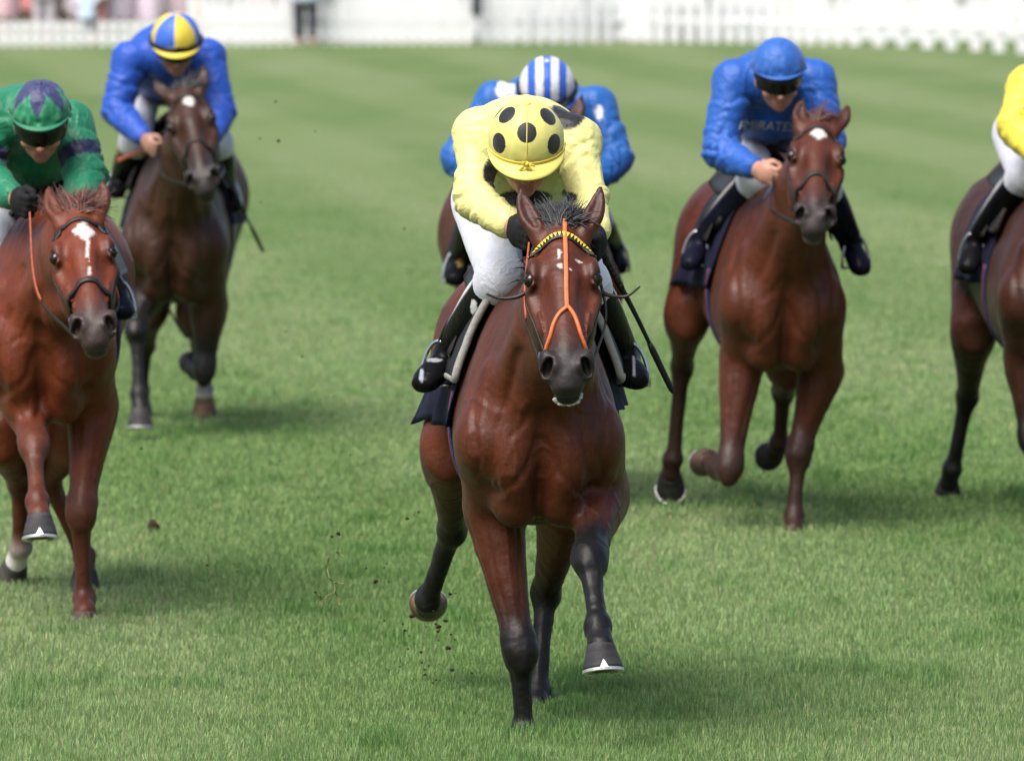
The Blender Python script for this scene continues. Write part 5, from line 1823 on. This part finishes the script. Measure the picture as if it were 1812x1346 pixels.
BAY = (0.112, 0.031, 0.0135)
BLK = (0.010, 0.0085, 0.009)
HORSES = [
 dict(Y=0, wide=0.955, cx=955, yaw=-2.0, coat=BAY, points=BLK, muzzle=(0.022, 0.018, 0.019), res=0.0065, seed=1, label='bay horse in front with black lower legs and an orange strap down its face',
      poll=(993, 398, -0.50), muz=(1005, 672, -0.95), eartip=(0.012, 0.01, 0.01), ears=((-0.13, 0.06, 0.06), (-0.13, 0.065, 0.06)), flare=1.0, hair=(0.010, 0.010, 0.013), nhair=700, tuft=1.5, tuftlean=-0.1, tuftlen=0.12,
      foam=True, marks=((0.120, -0.010, 0.020, 0.0045, 1.2), (0.172, -0.008, 0.010, 0.0055, 1.2), (0.185, 0.022, 0.005, 0.006, 0.6), (0.14, 0.047, 0.0055, 0.009, 0.5)),
      FL=dict(j=[(873, 905, .25), (920, 1148, .12), (927, 1290, .14), (928, 1325, .05)], toe=(0, -1, -0.25), down=(0, 0, -1)),
      FR=dict(j=[(1062, 880, .2), (1043, 988, -.18), (1058, 1108, -.36), (1063, 1143, -.43)], toe=(0.06, -1, -0.15), down=(0.08, -0.25, -1), clip=True, hoof=(0.05, 0.048, 0.05), dark=0.55),
      HL=dict(j=[(795, 800, 1.0), (800, 935, 1.34), (757, 1062, 1.52), (757, 1072, 1.60)], toe=(0, 0.35, -0.9), down=(0, 1, 0.45), hoof=(0.30, 0.19, 0.10)),
      HR=dict(j=[(1000, 900, .95), (966, 1047, 1.25), (951, 1222, 1.14), (950, 1247, 1.08)], toe=(0, -1, -0.3), down=(0, 0.1, -1))),
 dict(Y=4.0, wide=0.94, cx=74, yaw=-1.0, dz=0.05, coat=(0.175, 0.043, 0.017), points=(0.18, 0.046, 0.020), muzzle=(0.055, 0.036, 0.032), chin=(0.16, 0.14, 0.11), res=0.010, seed=2, hair=(0.13, 0.035, 0.018), nhair=500, tuft=0.9, tuftlean=0.1, tuftlen=0.14,
      label='chestnut horse at the left edge with a ragged white star and stripe', poll=(137, 372, -0.50), muz=(170, 600, -0.98), roll=2, ears=((-0.14, 0.03, 0.03), (-0.14, 0.045, 0.03)),
      marks=((0.105, 0.012, 0.052, 0.040, -0.35), (0.17, 0.018, 0.03, 0.006, 0.8), (0.235, 0.013, 0.045, 0.004, 0.8), (0.30, 0.012, 0.03, 0.004, 0.8)),
      FL=dict(j=[(42, 700, .2), (60, 788, -.15), (66, 886, -.36), (70, 914, -.43)], toe=(0.05, -1, -0.15), down=(0.05, -0.25, -1), clip=True, hoof=(0.06, 0.058, 0.062)),
      FR=dict(j=[(165, 722, .25), (143, 905, .1), (149, 1058, .13), (150, 1084, .05)], toe=(0, -1, -0.3), down=(0, 0, -1), hoof=(0.10, 0.055, 0.045)),
      HL=dict(j=[(5, 770, 1.0), (35, 850, 1.32), (37, 968, 1.42), (28, 995, 1.48)], toe=(-0.2, 0.2, -1), down=(-0.3, 0.8, -0.6), sock=(0.75, 0.73, 0.68), hoof=(0.10, 0.09, 0.08)),
      HR=dict(j=[(130, 770, 1.0), (85, 845, 1.25), (150, 985, 1.30), (150, 1010, 1.25)], toe=(0, -1, -0.3), down=(0, 0, -1))),
 dict(Y=13.5, wide=0.92, cx=307, yaw=1.0, dz=-0.02, coat=(0.054, 0.023, 0.013), points=(0.016, 0.014, 0.015), muzzle=(0.030, 0.024, 0.024), chin=(0.10, 0.09, 0.085), res=0.012, seed=3, hair=(0.02, 0.02, 0.022), nhair=300, tuft=0.6, tuftlen=0.08,
      label='dark bay horse at the back on the left with a small white star', poll=(325, 156, -0.45), muz=(360, 325, -0.88), roll=3, hyaw=10, ears=((-0.12, 0.07, 0.02), (-0.13, 0.05, 0.02)),
      marks=((0.085, 0.012, 0.035, 0.024, 0.25),),
      FL=dict(j=[(258, 520, .2), (241, 582, -.1), (246, 697, -.16), (248, 726, -.2)], toe=(0, -1, -0.2), down=(0, -0.15, -1), dark=0.1),
      FR=dict(j=[(370, 545, .2), (362, 655, .18), (346, 652, .46), (338, 642, .52)], toe=(0, 0.2, -1), down=(0, 1, 0.4), dark=0.35),
      HL=dict(j=[(262, 545, 1.0), (258, 610, 1.3), (250, 690, 1.4), (250, 712, 1.42)], toe=(0, -0.4, -1), down=(0, 0.5, -0.9)),
      HR=dict(j=[(350, 560, 1.0), (355, 610, 1.35), (363, 688, 1.38), (362, 702, 1.38)], toe=(0, -0.6, -0.6), down=(0, 0.2, -1), sock=(0.85, 0.82, 0.78), hoof=(0.26, 0.16, 0.08))),
 dict(Y=9.0, cx=990, yaw=-9.0, dz=0.0, coat=(0.09, 0.028, 0.014), points=BLK, res=0.013, seed=4, nhair=200, tuft=0.4, label='brown horse mostly hidden behind the front horse and rider',
      poll=(980, 212, -0.45), muz=(985, 410, -0.8), ears=((-0.13, 0.05, 0.03), (-0.13, 0.06, 0.03)),
      FL=dict(j=[(925, 600, .2), (930, 700, -.1), (935, 820, -.2), (935, 845, -.25)]), FR=dict(j=[(1050, 610, .25), (1030, 760, .1), (1025, 885, .12), (1025, 905, .04)], down=(0, 0, -1)),
      HL=dict(j=[(880, 590, 1.0), (875, 690, 1.35), (870, 800, 1.4), (870, 815, 1.45)], toe=(0, 0.2, -1), down=(0, 1, 0)), HR=dict(j=[(1010, 590, 1.0), (1000, 690, 1.3), (985, 840, 1.2), (985, 862, 1.15)], down=(0, 0, -1))),
 dict(Y=7.9, wide=0.92, cx=1386, yaw=-5.0, coat=(0.105, 0.029, 0.0125), points=(0.06, 0.022, 0.014), muzzle=(0.030, 0.022, 0.022), chin=(0.22, 0.19, 0.16), res=0.0105, seed=5, hair=(0.10, 0.026, 0.018), nhair=300, tuft=0.8, tuftlen=0.08,
      label='chestnut horse on the right with a white diamond star', poll=(1448, 212, -0.45), muz=(1443, 388, -0.93), roll=-2, hyaw=-4, ears=((-0.12, 0.005, 0.04), (-0.12, 0.06, 0.03)),
      marks=((0.085, 0.004, 0.045, 0.034, -0.08),),
      FL=dict(j=[(1312, 640, .2), (1291, 828, .06), (1270, 826, .33), (1256, 815, .40)], toe=(0, 0.3, -1), down=(-0.3, 1, 0.35), hoof=(0.12, 0.07, 0.05)),
      FR=dict(j=[(1452, 660, .25), (1413, 800, .2), (1405, 912, .17), (1405, 940, .1)], toe=(0, -1, -0.3), down=(0, 0, -1), hoof=(0.10, 0.04, 0.03)),
      HL=dict(j=[(1215, 560, 1.05), (1207, 645, 1.38), (1191, 812, 1.42), (1187, 838, 1.44)], toe=(0, -0.35, -1), down=(0, 0.95, -0.55)),
      HR=dict(j=[(1395, 640, 1.0), (1386, 690, 1.4), (1380, 783, 1.5), (1371, 800, 1.57)], toe=(-0.2, 0.3, -1), down=(-0.2, 1, 0.2))),
 dict(Y=8.2, cx=1885, yaw=-4.0, coat=(0.062, 0.022, 0.014), points=(0.010, 0.009, 0.010), res=0.0125, seed=6, nhair=200, tuft=0.5, label='dark brown horse cut off by the right edge of the picture',
      poll=(1955, 215, -0.45), muz=(1960, 410, -0.85),
      FL=dict(j=[(1815, 640, .2), (1825, 780, .1), (1840, 800, .36), (1845, 790, .42)], toe=(0, 0.3, -1), down=(0, 1, 0.3)), FR=dict(j=[(1950, 660, .25), (1915, 800, .2), (1907, 920, .17), (1907, 942, .1)], down=(0, 0, -1)),
      HL=dict(j=[(1722, 590, 1.05), (1712, 700, 1.38), (1685, 830, 1.45), (1678, 855, 1.48)], toe=(0, -0.35, -1), down=(0, 0.95, -0.55)), HR=dict(j=[(1890, 640, 1.0), (1880, 700, 1.4), (1870, 800, 1.5), (1865, 815, 1.57)], toe=(0, 0.3, -1), down=(0, 1, 0.2))),
]

YEL, GRN, NVY, BLU, BLU2 = (0.84, 0.79, 0.31), (0.012, 0.20, 0.10), (0.012, 0.014, 0.055), (0.016, 0.105, 0.46), (0.016, 0.12, 0.43)
KBLK = (0.012, 0.012, 0.014)
def paint_epaulet(r, V, C):
    return C
RIDERS = [
 dict(seed=1, label='jockey in pale yellow silks and a black-spotted yellow cap, head down', silk=YEL, cap='spots', peak=(0.82, 0.74, 0.17), bow=True, gloves=True, res=0.0075, cap_r=(0.113, 0.130, 0.118), crumple=0.3, droop=0.5, peaklen=0.048,
      head=(931, 262, -0.08), up=(0.02, -0.42, 0.9), face=(0, -0.9, -0.42), puff=0.82, fold=0.75, capres=(300, 140), breech=(0.46, 0.47, 0.53), sh=((850, 236, .18), (1014, 250, .18)), el=((836, 352, .06), (1040, 352, .04)), ha=((908, 402, -.16), (1056, 418, -.2)), hip=(915, 345, .86),
      kn=((886, 494, .30), (1038, 505, .42)), an=((795, 622, .62), (1106, 632, .66)), to=((754, 672, .50), (1124, 668, .52)), boottrim=(0.75, 0.75, 0.75), bootpaint=(blot((838, 545, .3), (0.010, 0.3, 0.026), (0.8, 0.8, 0.8)), blot((846, 556, .3), (0.012, 0.3, 0.010), (0.8, 0.8, 0.8)), blot((746, 664, .5), (0.007, 0.25, 0.020), (0.28, 0.30, 0.34)), blot((768, 636, .55), (0.026, 0.25, 0.005), (0.28, 0.29, 0.32)), blot((1122, 648, .5), (0.006, 0.25, 0.028), (0.35, 0.35, 0.38))),  # boot blots: white emblem, plus silvery highlights painted into the leather of both feet
      paint=(blot((1004, 205, .18), (0.055, 0.12, 0.055), KBLK), blot((878, 305, .1), (0.045, 0.12, 0.05), KBLK), blot((930, 352, .2), (0.085, 0.3, 0.028), KBLK), blot((1010, 345, .2), (0.03, 0.3, 0.02), KBLK))),
 dict(seed=2, label='jockey in green silks with navy armband and navy star on his cap', silk=GRN, cap='star', peak=GRN, rim=0, goggles='eyes', gloves=True, res=0.010, head=(72, 214, -0.05), up=(0.0, -0.42, 0.9), face=(0.02, -0.9, -0.42), button=True, cap_r=(0.104, 0.122, 0.114), crumple=2.2, peaklen=0.02,
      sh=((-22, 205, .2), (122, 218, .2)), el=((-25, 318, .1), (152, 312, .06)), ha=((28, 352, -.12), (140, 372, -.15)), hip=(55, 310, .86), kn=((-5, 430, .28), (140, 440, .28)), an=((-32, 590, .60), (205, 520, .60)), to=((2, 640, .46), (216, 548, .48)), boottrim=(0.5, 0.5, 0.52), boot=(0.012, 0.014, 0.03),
      paint=(armband(1, 0.55, 0.80, NVY), armband(0, 0.55, 0.80, NVY))),
 dict(seed=3, label='jockey in blue silks with a yellow and blue quartered cap at the back left', silk=(0.016, 0.085, 0.48), cap='quarters', rim=-8, peak=(0.80, 0.62, 0.06), goggles='both', res=0.011, head=(312, 80, -0.05), up=(0.0, -0.36, 0.93), face=(0.05, -0.93, -0.36), cap_r=(0.112, 0.13, 0.122), crumple=0.5, peaklen=0.045, skin=(0.36, 0.19, 0.14), bootpaint=(blot((207, 268, .4), (0.014, 0.4, 0.02), (0.25, 0.16, 0.05)),),
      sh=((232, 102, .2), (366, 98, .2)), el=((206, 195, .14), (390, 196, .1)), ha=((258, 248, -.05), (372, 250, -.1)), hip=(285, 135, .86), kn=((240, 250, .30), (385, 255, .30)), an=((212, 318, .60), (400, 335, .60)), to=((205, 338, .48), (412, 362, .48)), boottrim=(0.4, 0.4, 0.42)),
 dict(seed=4, label='jockey in blue silks with blue and white striped cap behind the front rider', silk=BLU2, cap='stripes', peak=(0.03, 0.12, 0.55), res=0.0115, head=(968, 165, -0.05), up=(0.0, -0.5, 0.87), face=(0.0, -0.87, -0.5), cap_r=(0.112, 0.13, 0.12), crumple=0.5, goggles='cap',
      sh=((880, 178, .2), (1052, 186, .2)), el=((806, 282, .15), (1092, 282, .1)), ha=((905, 320, -.1), (1035, 330, -.1)), hip=(955, 260, .86), kn=((850, 385, .28), (1050, 390, .28)), an=((812, 460, .60), (1085, 440, .60)), to=((805, 490, .46), (1092, 470, .46)),
      bootpaint=(blot((815, 462, .6), (0.016, 0.4, 0.02), (0.2, 0.14, 0.05)),),
      paint=(blot((895, 160, .15), (0.04, 0.2, 0.045), (0.74, 0.74, 0.76)), blot((1060, 198, .15), (0.016, 0.2, 0.03), (0.74, 0.74, 0.76)))),
 dict(seed=5, label='jockey in royal blue silks and plain blue cap wearing dark goggles', silk=BLU, cap=(0.022, 0.125, 0.48), peak=(0.022, 0.125, 0.48), goggles='eyes', res=0.010, head=(1377, 133, -0.05), up=(0.0, -0.33, 0.94), face=(0.06, -0.94, -0.33), cap_r=(0.108, 0.124, 0.118), crumple=1.2, peaklen=0.015, rim=0, button=False,
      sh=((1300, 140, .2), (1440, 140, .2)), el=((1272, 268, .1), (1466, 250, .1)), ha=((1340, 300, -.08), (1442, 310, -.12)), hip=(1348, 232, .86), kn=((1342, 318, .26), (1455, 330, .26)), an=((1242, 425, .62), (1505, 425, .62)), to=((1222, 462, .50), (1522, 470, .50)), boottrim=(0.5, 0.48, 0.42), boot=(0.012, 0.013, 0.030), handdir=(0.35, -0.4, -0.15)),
 dict(seed=6, label='jockey in yellow silks cut off by the right edge', bootpaint=(blot((1804, 322, .4), (0.02, 0.4, 0.04), (0.5, 0.03, 0.05)),), silk=(0.80, 0.68, 0.07), cap=(0.80, 0.68, 0.07), res=0.0115, head=(1885, 130, -0.05), goggles='eyes',
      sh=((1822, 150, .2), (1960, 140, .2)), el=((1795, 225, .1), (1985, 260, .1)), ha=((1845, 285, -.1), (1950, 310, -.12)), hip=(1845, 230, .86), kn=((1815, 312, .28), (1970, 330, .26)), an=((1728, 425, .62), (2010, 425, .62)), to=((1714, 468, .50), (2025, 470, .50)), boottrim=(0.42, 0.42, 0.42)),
]

# ---------------------------------------------------------------- assemble
from concurrent.futures import ThreadPoolExecutor
HS = [plan_horse(sp) for sp in HORSES]
RS = [plan_rider(h, sp) for h, sp in zip(HS, RIDERS)]
JOBS = [h.job for h in HS] + [(f, res, tuple(c)) for r in RS for _, f, res, c, _ in r.jobs]
def run_job(j):
    j[0].done = j[0].mesh(j[1], j[2])
with ThreadPoolExecutor(4) as ex:
    list(ex.map(run_job, JOBS))
build_rails()
build_people()
BRIDLE = [('orange-strapped bridle with yellow and black browband on the front horse', 'aussie'),
          ('dark leather bridle on the chestnut horse at the left edge', dict(nose=0.35, sag=0.05)),
          ('dark bridle with cavesson on the dark bay at the back left', dict(nose=0.33, grip='leather', slack=[(262, 262, -0.02), (235, 272, 0.12), (208, 284, 0.3)])),
          ('bridle on the horse hidden behind the front horse', dict(nose=0.36)),
          ('dark leather bridle on the chestnut with the diamond star', dict(nose=0.33, sag=0.03, grip='leather', slackmat='skyblue', slack=[(1375, 322, -0.02), (1350, 358, 0.06), (1316, 388, 0.22)])),
          ('bridle on the horse cut off by the right edge', dict(nose=0.36))]
SADDLE = [('black saddle with grey-edged pad over navy cloth on the front horse', dict(pad=94, pady=0.29, flare=(0.022, 0.02), drop=(118, 110), y0=0.34, padoff=0.03)),
          ('saddle and navy cloth on the chestnut at the left edge', dict(piping='leather')),
          ('saddle and dark cloth on the dark bay at the back left', dict(piping='leather')),
          ('saddle and dark cloth on the horse hidden behind the leader', dict(piping='leather')),
          ('saddle over navy cloth on the chestnut with the diamond star', dict(piping='leather', y0=0.33, pady=0.42, pad=60, drop=(114, 114), flare=(0.03, 0.05))),
          ('saddle over blue cloth on the horse cut off at right', dict(piping='leather'))]
for i, (h, r) in enumerate(zip(HS, RS)):
    build_horse(h)
    build_rider(r)
    build_bridle(h, r.grip, *BRIDLE[i])
    build_saddle(h, r, *SADDLE[i])
Wp = lambda i, x, y, z: P(x, y, HS[i].Y0 + z)
build_whip(Wp(0, 1058, 432, -0.16), Wp(0, 1191, 695, 0.10), 'long black whip hanging beside the front horse on its left side', (0.0, 0, 0.012))
build_whip(Wp(2, 395, 300, 0.2), Wp(2, 466, 446, 0.5), 'thin black whip beside the dark bay at the back left', r=0.007)
# lettering across the chest of the royal blue silks
tc = bpy.data.curves.new('chest_lettering', 'FONT')
tc.body = 'EMIRATES'
tc.size, tc.extrude, tc.align_x, tc.shear = 0.052, 0.001, 'CENTER', 0.2
to_ = bpy.data.objects.new('chest_lettering_curve', tc)
COL.objects.link(to_)
me_ = bpy.data.meshes.new_from_object(to_.evaluated_get(bpy.context.evaluated_depsgraph_get()))
bpy.data.objects.remove(to_)
tv = np.array([v.co[:] for v in me_.vertices])
tf = [tuple(p.vertices) for p in me_.polygons]
ctr = Wp(4, 1354, 230, 0.3)
pv = []
for x, y, z in tv:
    o_ = ctr + v3(x, -0.6, y - 0.05 * x)
    hit = RS[4].silk_bvh.ray_cast(Vector(o_), Vector((0, 1, 0)), 1.6)[0]
    pv.append((np.array(hit) if hit is not None else o_ + v3(0, 0.6, 0)) - v3(0, 0.010 + z, 0))
make('chest_lettering', np.array(pv), tf, M['white'], RS[4].silk, smooth=False)
build_grass()
build_clods()
